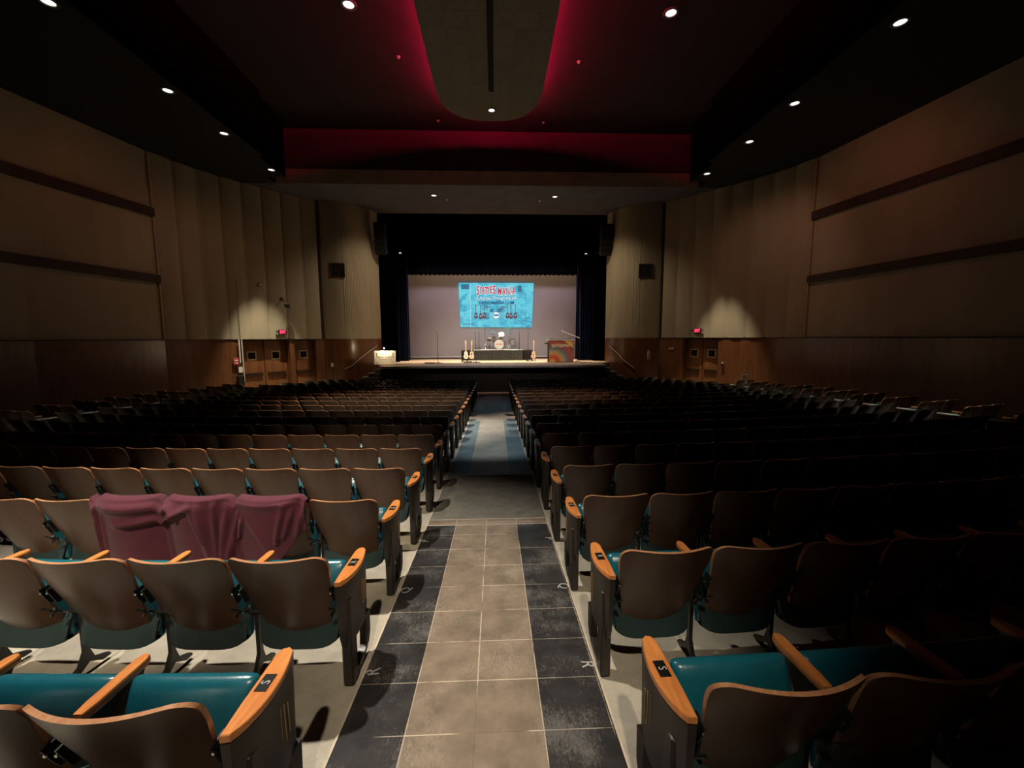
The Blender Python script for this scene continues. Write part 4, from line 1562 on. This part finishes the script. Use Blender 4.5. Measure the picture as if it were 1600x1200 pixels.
BX, BYD = 0.22, 24.25
rotF = Matrix.Rotation(R(90), 4, 'X')       # axis towards the hall
mx = Matrix.Translation((0, 0, 0.31)) @ rotF
t = make_drum('bass_drum', 'white bass drum with red script on its head, centre of the riser', 'drum', (BX, BYD, RT), 0.29, 0.40, mx, M['pearl'], M['head'])
text('drumhead_lettering', 'sixtiesmania', 0.105, mat('red_script', (0.6, 0.02, 0.03), 0.5, var=0.1), t, (0, -0.208, 0.32), (R(90), 0, 0), 0.0004, 0.78, 0.2, 0.002)
for s_ in (-1, 1):
    MB().tube([(s_ * 0.27, 0.02, 0.22), (s_ * 0.36, -0.10, 0.01)], 0.009, 6).build('spur', [M['chrome']], t)
def tom(lb, x, y, z, r, h, tilt, shell, hd, yawa=0.0):
    t = thing('rack_tom', lb, 'drum', (x, y, z))
    mx = Matrix.Rotation(yawa, 4, 'Z') @ Matrix.Rotation(R(tilt), 4, 'X')
    make_drum('', '', '', None, r, h, mx, shell, hd, parent=t)
    MB().tube([(0, 0.02, -h / 2 + .02), (0, 0.05, -0.30)], 0.010, 6).build('mount_post', [M['chrome']], t)
    return t
tom('black rack tom left above the bass drum', BX - 0.30, 24.25, RT + 0.62, 0.15, 0.20, 65, M['oyster'], M['oyster'])
tom('white rack tom with black head tilted above the bass drum', BX + 0.14, 24.22, RT + 0.80, 0.16, 0.22, 50, M['pearl'], M['oyster'])
t = make_drum('floor_tom', 'pale floor tom on thin legs right of the bass drum', 'drum', (BX + 0.74, 24.35, RT), 0.19, 0.36, Matrix.Translation((0, 0, 0.42)), M['pearl'], M['head'])
for k in range(3):
    a = R(90 + 120 * k)
    MB().tube([(0.2 * math.cos(a), 0.2 * math.sin(a), 0.5), (0.2 * math.cos(a), 0.2 * math.sin(a), 0.05), (0.23 * math.cos(a), 0.23 * math.sin(a), 0.0)], 0.008, 6).build('leg', [M['chrome']], t)
t = make_drum('snare_drum', 'chrome and white snare drum left of the bass drum on a low stand', 'drum', (BX - 0.52, 24.5, RT), 0.17, 0.14, Matrix.Translation((0, 0, 0.58)) @ Matrix.Rotation(R(8), 4, 'X'), M['oyster'], M['head'])
MB().tube([(0, 0, 0.5), (0, 0, 0.22)], 0.011, 6).tube([(0, 0, 0.24), (0.2, 0.1, 0.0)], 0.007, 5).tube([(0, 0, 0.24), (-0.2, 0.1, 0.0)], 0.007, 5).tube([(0, 0, 0.24), (0, -0.22, 0.0)], 0.007, 5).build('stand', [M['chrome']], t)
t = thing('drum_throne', 'round black drum stool behind the bass drum', 'stool', (BX + 0.05, 25.0, RT))
MB().lathe([(0.0001, 0.44), (0.16, 0.44), (0.18, 0.47), (0.18, 0.52), (0.15, 0.54), (0.0001, 0.54)], 20, cap=False).build('seat', [M['tolex']], t)
MB().tube([(0, 0, 0.46), (0, 0, 0.2)], 0.015, 8).tube([(0, 0, 0.22), (0.2, 0.12, 0)], 0.008, 6).tube([(0, 0, 0.22), (-0.2, 0.12, 0)], 0.008, 6).tube([(0, 0, 0.22), (0, -0.22, 0)], 0.008, 6).build('stand', [M['chrome']], t)


def cymbal(lb, x, y, h, r, tilt, boom=0.0):
    t = thing('cymbal_stand', lb, 'cymbal', (x, y, RT), 0, 'cymbals around the kit')
    mb = MB()
    mb.tube([(0, 0, 0.30), (0, 0, h if not boom else h - 0.18)], 0.010, 7)
    if boom:
        mb.tube([(0, 0, h - 0.2), (boom, 0.0, h)], 0.009, 7)
    mb.build('pole', [M['chrome']], t)
    for k in range(3):
        a = R(30 + 120 * k)
        MB().tube([(0, 0, 0.36), (0.24 * math.cos(a), 0.24 * math.sin(a), 0.0)], 0.009, 6).build('leg', [M['chrome']], t)
    mb = MB()
    mb.lathe([(0.0001, 0.028), (0.02, 0.027), (0.045, 0.010), (r * .6, 0.004), (r, -0.008), (r, -0.010), (r * .6, 0.002), (0.0001, 0.02)], 28, 0,
             Matrix.Translation((boom, 0, h)) @ Matrix.Rotation(R(tilt), 4, 'X') @ Matrix.Rotation(R(-6 if boom else 4), 4, 'Y'), cap=False)
    mb.build('cymbal', [M['brassc']], t, angle=60)


cymbal('crash cymbal left of the white rack tom', BX - 0.36, 24.65, 1.02, 0.20, 14)
cymbal('large ride cymbal highest on the right of the kit', BX + 0.70, 24.62, 1.24, 0.24, 16, -0.22)
cymbal('lower crash cymbal right of the white rack tom', BX + 0.56, 24.15, 1.02, 0.21, 12)
cymbal('hi-hat cymbals on the outer left of the kit', BX - 0.80, 24.40, 1.16, 0.15, 6)


# microphone stands
def mic_stand(lb, x, y, z, h, boom=None, black=True, mt=None):
    mt = mt or M['iron']
    t = thing('microphone_stand', lb, 'microphone stand', (x, y, z), 0, 'microphone stands on the stage')
    MB().lathe([(0.0001, 0.0), (0.14, 0.0), (0.14, 0.014), (0.05, 0.028), (0.018, 0.05), (0.0001, 0.05)], 20, cap=False).build('base', [mt], t)
    MB().tube([(0, 0, 0.03), (0, 0, h * 0.55), (0, 0, h)], [0.013, 0.013, 0.009], 8).build('pole', [mt], t)
    e = Vector((0, -0.03, h))
    if boom:
        e = Vector((boom[0], boom[1], h + boom[2]))
        MB().tube([(-boom[0] * .25, -boom[1] * .25, h - boom[2] * .25), tuple(e)], 0.009, 7).build('boom_arm', [boom[3] if len(boom) > 3 else mt], t)
    mb = MB()
    d = Vector((0, -0.16, 0.05))
    mb.tube([e, e + d * 0.7, e + d * 0.78, e + d], [0.012, 0.018, 0.028, 0.022], 10)
    mb.build('microphone', [M['rim']], t)


mic_stand('tall straight microphone stand alone at the front left of the stage', -2.96, 21.6, SZ, 1.52)
mic_stand('straight microphone stand at the left rear of the riser, outer one', -1.13, 23.95, RT, 0.92)
mic_stand('straight microphone stand at the left of the riser, inner one', -0.92, 23.85, RT, 0.96)
mic_stand('straight microphone stand at the right end of the riser', 1.38, 23.95, RT, 0.94)
mic_stand('straight microphone stand before the right amplifier', 1.80, 22.9, SZ, 1.50)


# guitars on stands
def guitar(lb, x, y, rz, body, neck, acoustic=False, lean=0.10):
    t = thing('guitar', lb, 'guitar', (x, y, SZ + 0.10), rz, 'guitars on stands')
    N = 28
    pts = []
    for k in range(N):
        a = 2 * PI * k / N
        s_, c = math.sin(a), math.cos(a)
        wv = 0.155 + (0.0 if s_ < 0 else -0.035)
        waist = 1 - 0.28 * math.exp(-((s_ - 0.12) / 0.25) ** 2)
        pts.append((c * wv * waist, 0.22 + 0.22 * s_))
    dep = 0.09 if acoustic else 0.045
    tilt = Matrix.Rotation(-lean, 4, 'X')
    mb = MB()
    mb.prism(pts, -dep / 2, dep / 2, 'y', 0, tilt)
    mb.build('guitar_body', [body], t)
    MB().bbox(-0.024, -dep / 2 - 0.014, 0.34, 0.024, -dep / 2 + 0.010, 0.86, 0.006, 0, tilt).build('neck', [neck], t)
    MB().bbox(-0.038, -dep / 2 - 0.012, 0.86, 0.038, -dep / 2 + 0.006, 1.02, 0.006, 0, tilt).build('headstock', [neck], t)
    MB().bbox(-0.035, -dep / 2 - 0.008, 0.10, 0.035, -dep / 2 - 0.0, 0.14, 0.002, 0, tilt).build('bridge', [M['blackp']], t)
    if not acoustic:
        MB().bbox(-0.035, -dep / 2 - 0.01, 0.20, 0.035, -dep / 2, 0.23, 0.002, 0, tilt).build('pickup', [M['blackp']], t)
    else:
        MB().lathe([(0.0001, 0), (0.045, 0), (0.045, 0.003)], 18, 0, tilt @ Matrix.Translation((0, -dep / 2 - 0.002, 0.27)) @ Matrix.Rotation(R(90), 4, 'X'), cap=False).build('sound_hole', [M['blackp']], t)
    s2 = thing('guitar_stand', 'black folding stand under ' + lb, 'guitar stand', (x, y, SZ), rz, 'guitar stands')
    for s_ in (-1, 1):
        MB().tube([(0, 0.16, 0.40), (s_ * 0.17, -0.14, 0.012)], 0.009, 6).build('leg', [M['iron']], s2)
        MB().tube([(s_ * 0.09, 0.04, 0.09), (s_ * 0.09, -0.08, 0.085), (s_ * 0.09, -0.09, 0.115)], 0.008, 6).build('cradle_arm', [M['iron']], s2)
    MB().tube([(0, 0.16, 0.62), (0, 0.16, 0.40), (0, 0.26, 0.012)], 0.009, 6).build('back_post', [M['iron']], s2)


M['gwhite'] = mat('white_guitar_lacquer', (0.80, 0.78, 0.72), 0.25, var=0.05, coat=0.5)
M['gcream'] = mat('cream_guitar_lacquer', (0.78, 0.66, 0.48), 0.25, var=0.08, coat=0.5)
M['gneck'] = mat('maple_neck', (0.72, 0.52, 0.40), 0.35, var=0.1)
M['gsun'] = mat('spruce_top', (0.72, 0.55, 0.36), 0.3, var=0.1, coat=0.4)
guitar('white electric guitar leaning before the left amplifier', -1.64, 23.45, 0.25, M['gwhite'], M['gneck'])
guitar('pale acoustic guitar between the white guitar and the riser', -1.32, 23.40, -0.25, M['gcream'], M['gneck'], True)
guitar('cream guitar leaning at the right of the right amplifier', 2.14, 23.35, -0.30, M['gsun'], M['gneck'])

# tie-dye display front
def tiedye():
    mt, tr, b = nt('swirled_tie_dye_print')
    tc = tr.nodes.new('ShaderNodeTexCoord')
    mp = tr.nodes.new('ShaderNodeMapping')
    mp.inputs['Location'].default_value = (0.45, 0, -0.58)
    mp.inputs['Rotation'].default_value = (R(90), 0, 0)
    tr.links.new(tc.outputs['Object'], mp.inputs[0])
    wv = tr.nodes.new('ShaderNodeTexWave')
    wv.wave_type = 'RINGS'
    wv.rings_direction = 'Z'
    wv.wave_profile = 'SAW'
    wv.inputs['Scale'].default_value = 0.235
    wv.inputs['Distortion'].default_value = 1.3
    wv.inputs['Detail'].default_value = 1
    wv.inputs['Detail Scale'].default_value = 0.8
    tr.links.new(mp.outputs[0], wv.inputs['Vector'])
    cr = tr.nodes.new('ShaderNodeValToRGB')
    cr.color_ramp.interpolation = 'B_SPLINE'
    e = cr.color_ramp.elements
    cols = [(0.0, (0.85, 0.50, 0.10)), (0.12, (0.85, 0.45, 0.08)), (0.20, (0.55, 0.05, 0.02)), (0.30, (0.62, 0.10, 0.03)), (0.42, (0.75, 0.42, 0.14)), (0.54, (0.28, 0.30, 0.22)),
            (0.64, (0.10, 0.22, 0.20)), (0.75, (0.42, 0.05, 0.07)), (0.86, (0.55, 0.12, 0.05)), (1.0, (0.25, 0.03, 0.03))]
    e[0].color = (*cols[0][1], 1)
    e[1].position = 1.0
    e[1].color = (*cols[-1][1], 1)
    for p, c in cols[1:-1]:
        k = e.new(p)
        k.color = (*c, 1)
    tr.links.new(wv.outputs['Fac'], cr.inputs[0])
    tr.links.new(cr.outputs[0], b.inputs['Base Color'])
    b.inputs['Roughness'].default_value = 0.7
    return mt


M['tie'] = tiedye()
t = thing('display_stand', 'tie-dye printed box front with cream title lettering at the right of the stage', 'display', (3.42, 21.6, SZ), 0)
MB().bbox(-0.66, 0.02, 0.01, 0.66, 0.45, 1.13, 0.01).build('box_frame', [M['rim']], t)
MB().bbox(-0.62, -0.015, 0.02, 0.62, 0.02, 1.11, 0.006).build('printed_front', [M['tie']], t)
MB().bbox(-0.69, -0.04, 1.13, 0.69, 0.48, 1.17, 0.008).build('table_top', [M['white']], t)
M['pcream'] = mat('printed_cream', (0.85, 0.75, 0.45), 0.6, var=0.05)
M['pdark'] = mat('printed_dark_red', (0.12, 0.01, 0.01), 0.6, var=0.05)
title(t, 'SIXTIESMANIA', -0.50, 0.86, 0.20, 0.100, M['pcream'], M['pdark'], -0.020, 0.015, 4)
text('small_lettering', 'SIXTIESMANIA.COM', 0.062, M['pdark'], t, (-0.06, -0.018, 0.665), (R(90), 0, 0), 0, 1.0)
t = thing('keyboard', 'thin dark keyboard lying on the white top of the tie-dye display', 'keyboard', (3.40, 21.85, SZ + 1.17))
MB().bbox(-0.55, -0.14, 0.0, 0.55, 0.14, 0.05, 0.008).build('keyboard_body', [M['blackp']], t)
MB().bbox(-0.52, -0.13, 0.05, 0.52, 0.02, 0.058, 0.002).build('keys', [M['white']], t)
t = thing('stage_horn', 'short dark horn shape sticking out left of the tie-dye display', 'horn', (2.74, 21.7, SZ + 0.98))
MB().tube([(0.02, 0, 0), (-0.10, 0, 0.0), (-0.16, 0, 0.01)], [0.03, 0.035, 0.055], 12).build('horn_bell', [M['blackp']], t)
MB().bbox(-0.01, -0.02, -0.98, 0.02, 0.02, 0.0, 0.004).build('horn_post', [M['iron']], t)
t = thing('boom_microphone', 'white boom arm with microphone reaching over the tie-dye display from its right', 'microphone', (4.35, 22.05, SZ), 0)
MB().lathe([(0.0001, 0.0), (0.15, 0.0), (0.15, 0.015), (0.02, 0.04), (0.0001, 0.04)], 18, cap=False).build('base', [M['iron']], t)
MB().tube([(0, 0, 0.03), (0, 0, 1.30)], 0.013, 8).build('pole', [M['iron']], t)
MB().tube([(0.14, 0, 1.24), (-0.30, 0, 1.42), (-0.78, 0, 1.60)], 0.012, 8).build('boom_arm', [M['white']], t)
MB().tube([(-0.78, 0, 1.54), (-0.81, -0.02, 1.60), (-0.83, -0.03, 1.69)], [0.02, 0.030, 0.022], 10).build('microphone', [M['white']], t)

# cables and pedals on the stage floor
M['cable'] = mat('black_cable', (0.012, 0.012, 0.012), 0.5, var=0.1)
def cable(lb, cx_, cy_, r, turns, seed):
    rnd = random.Random(seed)
    path = []
    for k in range(turns * 12):
        a = 2 * PI * k / 12
        rr = r * (0.7 + 0.5 * rnd.random())
        path.append((rr * 1.5 * math.cos(a), rr * 0.6 * math.sin(a), 0.012 + 0.006 * (k // 12)))
    path.append((r * 3.4, -0.1, 0.012))
    path.append((r * 4.4, 0.05, 0.012))
    mb = MB()
    mb.tube(path, 0.010, 6)
    tag(mb.build('coiled_cable', [M['cable']], None, (cx_, cy_, SZ)), lb, 'cable')
cable('black coiled cable on the stage floor left of the lone microphone stand', -3.33, 21.2, 0.16, 5, 1)
cable('black coiled cable before the left amplifier near the stage edge', -1.45, 21.4, 0.12, 4, 2)
cable('black coiled cable right of the tie-dye display', 4.45, 21.2, 0.11, 4, 3)
for x, y, lb in ((-1.55, 22.3, 'row of effects pedals before the white guitar'), (1.95, 22.7, 'row of effects pedals before the right amplifier'), (-1.05, 21.55, 'flat pedal board near the stage edge left of centre')):
    t = thing('pedal_board', lb, 'pedal board', (x, y, SZ))
    MB().bbox(-0.28, -0.10, 0.0, 0.28, 0.10, 0.03, 0.006).build('board', [M['rim']], t)
    for k in range(4):
        MB().bbox(-0.25 + 0.13 * k, -0.07, 0.03, -0.16 + 0.13 * k, 0.06, 0.075, 0.006).build('pedal', [M['chrome'] if k % 2 else M['blackp']], t)

# sign at the left stage corner with its clip lamp
M['board'] = mat('white_sign_board', (0.86, 0.83, 0.76), 0.55, var=0.02)
M['ink'] = mat('grey_ink', (0.06, 0.06, 0.055), 0.7, var=0.1)
M['inkf'] = mat('faint_ink', (0.42, 0.42, 0.38), 0.7, var=0.1)
SXs, SYs = -5.13, 19.6
t = thing('sponsor_sign', 'white lettered sign board under a small lamp at the left stage corner', 'sign', (SXs, SYs, SZ), 0.05)
mbz = Matrix.Rotation(R(-4), 4, 'X')
MB().bbox(-0.49, -0.015, 0.05, 0.49, 0.015, 0.70, 0.006, 0, mbz).build('sign_board', [M['board']], t)
for s_ in (-1, 1):
    MB().tube([(s_ * 0.36, 0.02, 0.60), (s_ * 0.40, 0.02, 0.0)], 0.012, 6).build('easel_leg', [M['iron']], t)
MB().tube([(0, 0.03, 0.62), (0, 0.30, 0.0)], 0.012, 6).build('easel_leg', [M['iron']], t)
def sgt(b_, size, z, mt, x=0.0, xs=1.0):
    o_ = text('sign_lettering', b_, size, mt, t, (x, -0.019 + 0.0 - (z * -0.07) * 1.0 - 0.0, z), (R(86), 0, 0), 0.0006, xs)
    return o_
sgt('Stage Lamps', 0.085, 0.555, M['inkf'])
sgt('Merrit, Lundh &', 0.105, 0.40, M['ink'])
sgt('Conover, LLC', 0.105, 0.29, M['ink'], 0.02)
mb = MB()
for sx in (-1, 1):
    for zz, sz_ in ((0.62, -1), (0.13, 1)):
        px_ = sx * 0.42
        mb.tube([(px_, -0.018 + 0.07 * zz, zz), (px_ - sx * 0.03, -0.018 + 0.07 * zz, zz + sz_ * 0.06), (px_ - sx * 0.08, -0.018 + 0.07 * zz, zz + sz_ * 0.03), (px_ - sx * 0.12, -0.018 + 0.07 * zz, zz)], 0.005, 5)
mb.build('corner_flourish', [M['inkf']], t)
t = thing('clip_lamp', 'small bright lamp clipped on the top of the white sign board', 'lamp', (SXs + 0.0, SYs + 0.01, SZ + 0.70))
MB().tube([(0, 0.02, -0.05), (0.0, 0.03, 0.10), (0.0, -0.04, 0.17), (0, -0.12, 0.17)], 0.009, 6).build('lamp_arm', [M['iron']], t)
MB().lathe([(0.02, 0.05), (0.045, 0.02), (0.05, 0.0), (0.047, 0.0), (0.018, 0.045)], 14, 0, Matrix.Translation((0, -0.13, 0.13)), cap=False).build('lamp_shade', [M['iron']], t)
M['bulb'] = mat('lit_bulb', (1, 1, 1), 0.5, emit=(1.0, 0.86, 0.62), es=30.0)
MB().lathe([(0.0001, -0.03), (0.02, -0.022), (0.028, 0.0), (0.018, 0.03), (0.0001, 0.035)], 12, 0, Matrix.Translation((0, -0.13, 0.12)), cap=False).build('bulb', [M['bulb']], t)
l = bpy.data.lights.new('lamp_light', 'POINT')
l.energy = 24
l.color = (1.0, 0.76, 0.45)
l.shadow_soft_size = 0.03
lo = bpy.data.objects.new('lamp_light', l)
COL.objects.link(lo)
lo.parent = t
lo.location = (0, -0.22, 0.12)

# stage steps with wall rails
M['step'] = mat('dark_painted_steps', (0.045, 0.040, 0.042), 0.5, var=0.3, vscale=5)
M['nose'] = mat('grey_step_nosing', (0.30, 0.30, 0.32), 0.4, var=0.2)
M['rail'] = mat('pale_handrail', (0.62, 0.52, 0.42), 0.3, var=0.1, coat=0.4)
for sg, sd in ((-1, 'left'), (1, 'right')):
    xb = XL if sg < 0 else XR
    t = thing('stage_steps', f'dark steps with grey nosings at the {sd} end of the stage', 'steps', (xb, 20.0, fz(18.6)))
    for k in range(6):
        w_ = 0.28 + 0.28 * (6 - k - 1) + 0.05
        z0_, z1_ = 0.18 * k, 0.18 * (k + 1)
        x0_, x1_ = sorted((sg * 0.02, sg * w_))
        y0_ = -0.75 + 0.06 * k
        yk_ = (0.12, 0.14, 0.20, 0.28, 0.36, 0.42)[k]
        MB().bbox(x0_, y0_, z0_, x1_, yk_, z1_, 0.01).build('step', [M['step']], t)
        a_, b_ = sorted((sg * (w_ - 0.05), sg * (w_ + 0.012)))
        MB().bbox(a_, y0_ - 0.01, z1_ - 0.03, b_, yk_, z1_ + 0.008, 0.004).build('step_nosing', [M['nose']], t)
    pts = catmull(SIDES[sd]['pil'], 12)
    path = []
    for y_, zz in (((21.55, 1.34), (21.2, 1.14), (20.9, 0.93), (20.66, 0.68), (20.45, 0.42), (20.33, 0.24)) if sg < 0 else ((21.44, 1.32), (21.1, 1.10), (20.8, 0.88), (20.6, 0.66), (20.42, 0.42), (20.26, 0.20))):
        best = min(pts, key=lambda p: abs(p[1] - y_) + (5 if p[0] * sg > 7.6 else 0))
        path.append((best[0] - sg * 0.09, y_ - 0.06, zz))
    t = thing('handrail', f'curved pale handrail on the wainscot beside the {sd} stage steps', 'handrail', (path[2][0], path[2][1], path[2][2]))
    c0 = Vector(t.location)
    dense = catmull([(p[0], p[1]) for p in path], 5)
    zs = []
    for i in range(len(path) - 1):
        for k in range(5):
            zs.append(path[i][2] + (path[i + 1][2] - path[i][2]) * k / 5)
    zs.append(path[-1][2])
    MB().tube([Vector((d[0], d[1], z)) - c0 for d, z in zip(dense, zs)], 0.022, 8).build('rail', [M['rail']], t)
    for i in (0, 2, 4):
        p = Vector(path[i]) - c0
        MB().tube([p, p + Vector((sg * 0.03, 0.05, -0.05)), p + Vector((sg * 0.07, 0.05, -0.05))], 0.010, 6).build('rail_bracket', [M['iron']], t)

# curved speaker arrays at both sides of the opening
for sg, sd in ((-1, 'left'), (1, 'right')):
    t = thing('line_array', f'curved stack of black loudspeakers hanging at the {sd} edge of the stage opening', 'loudspeaker', (sg * 5.62 - (0.02 if sg > 0 else 0), 21.35, 7.35))
    y, z, a = 0.0, 0.0, 0.0
    for k in range(6):
        a = R(2 + 3.2 * k)
        mx = Matrix.Translation((0, y, z)) @ Matrix.Rotation(a, 4, 'X')
        MB().bbox(-0.27, -0.16, -0.25, 0.27, 0.20, -0.01, 0.02, 0, mx).build('speaker_box', [M['tolex']], t)
        y += 0.25 * math.sin(a)
        z -= 0.25 * math.cos(a)
    MB().tube([(0, 0.0, 0.0), (0, 0.0, 0.64)], 0.012, 6).build('hanging_bar', [M['iron']], t)
# two small lit spotlights on the border pipe
for x, sd in ((-4.78, 'left'), (4.72, 'right')):
    t = thing('stage_spotlight', f'small lit spotlight hanging under the valance on the {sd}', 'spotlight', (x, 21.98, 6.05))
    MB().lathe([(0.05, 0.10), (0.07, 0.06), (0.075, -0.09), (0.068, -0.09), (0.06, 0.05), (0.0001, 0.05)], 14, 0, Matrix.Rotation(R(35), 4, 'X'), cap=False).build('lamp_can', [M['iron']], t)
    MB().lathe([(0.0001, -0.06), (0.055, -0.06), (0.055, -0.055), (0.0001, -0.055)], 14, 0, Matrix.Rotation(R(-35), 4, 'X'), cap=False).build('lamp_lens', [M['lens']], t)
    MB().tube([(0, 0, 0.08), (0, 0.10, 0.34), (0, 0.18, 0.40)], 0.010, 6).build('yoke', [M['iron']], t)

# ------------------------------------------------------------------ burgundy gowns over two seats
M['gown'] = mat('burgundy_cloth', (0.075, 0.008, 0.020), 0.85, var=0.18, vscale=8, bump=0.12, bscale=90, sheen=0.08)


def gown(lb, row, s0, s1, seed, len_b, ridges):
    """cloth laid over the top edge of the backs between seat positions s0..s1 (in seats from the aisle, left block);
    ridges: folds as (u0, q0, u1, q1, width, height), u across the cloth, q down its rear side"""
    rnd = random.Random(seed)
    ph = [rnd.uniform(0, 6.28) for _ in range(6)]
    x0, y0, a0 = seat_pose(row, -1, s1, -0.5)
    x1, y1, a1 = seat_pose(row, -1, s0, -0.5)
    cx_, cy_ = (x0 + x1) / 2, (y0 + y1) / 2
    zb = fz(cy_)
    W_ = math.hypot(x1 - x0, y1 - y0)
    t = thing('draped_gown', lb, 'gown', (cx_, cy_, zb), (a0 + a1) / 2, 'burgundy gowns over the seat backs')
    mb = MB()
    NU, NV = 150, 84
    TOP = 0.823

    def fn(u, v):
        x = (u - 0.5) * W_
        sx = s1 + (s0 - s1) * u
        fr = sx - math.floor(sx) - 0.5
        sag = -0.040 * max(0, (abs(fr) - 0.38) / 0.12) ** 2
        curve = 0.070 * min(1, (fr / 0.45) ** 2) - 0.068
        top = TOP + sag
        lenb = len_b(u)
        if v < 0.18:
            q = v / 0.18
            z = top - 0.20 * (1 - q) + 0.004
            y = 0.075 + curve * 0.8 + 0.03 * (1 - q) + 0.006 * math.sin(u * 17 + ph[0]) * (1 - q)
            if q > 0.75:
                y -= (q - 0.75) / 0.25 * 0.045
                z += 0.010 * math.sin(PI * (q - 0.75) / 0.5)
        else:
            q = (v - 0.18) / 0.82
            z = top + 0.012 * max(0, 1 - q * 25) - lenb * q
            y = curve - 0.016 - 0.012 * min(1, q * 8) + 0.10 * lenb * q - 0.006 * math.sin(u * 13 + ph[1]) * q
            for (ua, qa, ub, qb, w_, h_) in ridges:
                ax, az = ua * W_, qa * 0.5
                bx, bz = ub * W_, qb * 0.5
                px_, pz_ = u * W_, q * lenb
                dx_, dz_ = bx - ax, bz - az
                L2 = dx_ * dx_ + dz_ * dz_
                tt = ((px_ - ax) * dx_ + (pz_ - az) * dz_) / L2
                tc_ = max(0, min(1, tt))
                sd_ = ((px_ - ax) * dz_ - (pz_ - az) * dx_) / math.sqrt(L2)
                d_ = math.hypot(px_ - ax - dx_ * tc_, pz_ - az - dz_ * tc_)
                k_ = math.exp(-(d_ / (w_ * 1.5)) ** 2) * min(1, q * 14) * min(1.0, 0.35 + 2.2 * max(0.0, min(tc_, 1.15 - tc_)))
                y -= h_ * k_
                z -= 0.12 * h_ * k_ * min(1, q * 5)
        return (x, y, z)
    mb.sheet(fn, NU, NV, 0, lambda u, v: (0, 0.010 if v > 0.18 else -0.010, -0.001))
    mb.build('gown_cloth', [M['gown']], t, angle=80)
    return t


gown('wide burgundy gown draped over two seat backs, the one further from the aisle', 2, 2.16, 4.06, 3, lambda u: 0.50 - 0.02 * math.sin(u * 7),
     [(0.0, 0.10, 0.66, 0.13, 0.030, 0.035), (0.22, 0.36, 0.62, 0.27, 0.014, 0.040), (0.62, 0.27, 0.80, 0.10, 0.016, 0.034), (0.60, 0.05, 0.68, 0.20, 0.016, 0.022),
      (0.035, 0.05, 0.03, 1.0, 0.014, 0.030), (0.10, 0.16, 0.07, 0.8, 0.012, 0.018), (0.86, 0.04, 0.93, 0.95, 0.020, 0.034), (0.80, 0.06, 0.88, 0.6, 0.012, 0.018), (0.97, 0.05, 0.96, 0.9, 0.012, 0.024)])
gown('smaller burgundy gown draped over one seat back, the one nearer the aisle', 2, 1.00, 2.24, 8,
     lambda u: 0.50 - 0.30 * max(0, (u - 0.62) / 0.38) ** 1.2,
     [(0.16, 0.05, 0.02, 1.0, 0.018, 0.034), (0.24, 0.20, 0.10, 0.9, 0.014, 0.036), (0.30, 0.28, 0.24, 0.55, 0.012, 0.030), (0.22, 0.06, 0.85, 0.05, 0.022, 0.020),
      (0.80, 0.10, 0.70, 0.62, 0.014, 0.030), (0.88, 0.16, 0.78, 0.55, 0.012, 0.022), (0.99, 0.10, 0.90, 0.55, 0.014, 0.030), (0.35, 0.25, 0.62, 0.75, 0.016, 0.010)])

# paper notices on seats
x, y, a = seat_pose(15, 1, 16, 0.2)
t = thing('seat_notice', 'white paper notice standing on a seat before the right double door', 'notice', (9.80, 15.95, fz(15.9)), 0.0)
MB().bbox(-0.13, -0.01, 0.64, 0.13, 0.006, 1.02, 0.002).build('paper_sheet', [M['white']], t)
MB().bbox(-0.09, 0.0, 1.0, -0.05, 0.02, 1.06, 0.003).bbox(0.05, 0.0, 1.0, 0.09, 0.02, 1.06, 0.003).build('clips', [M['chrome']], t)
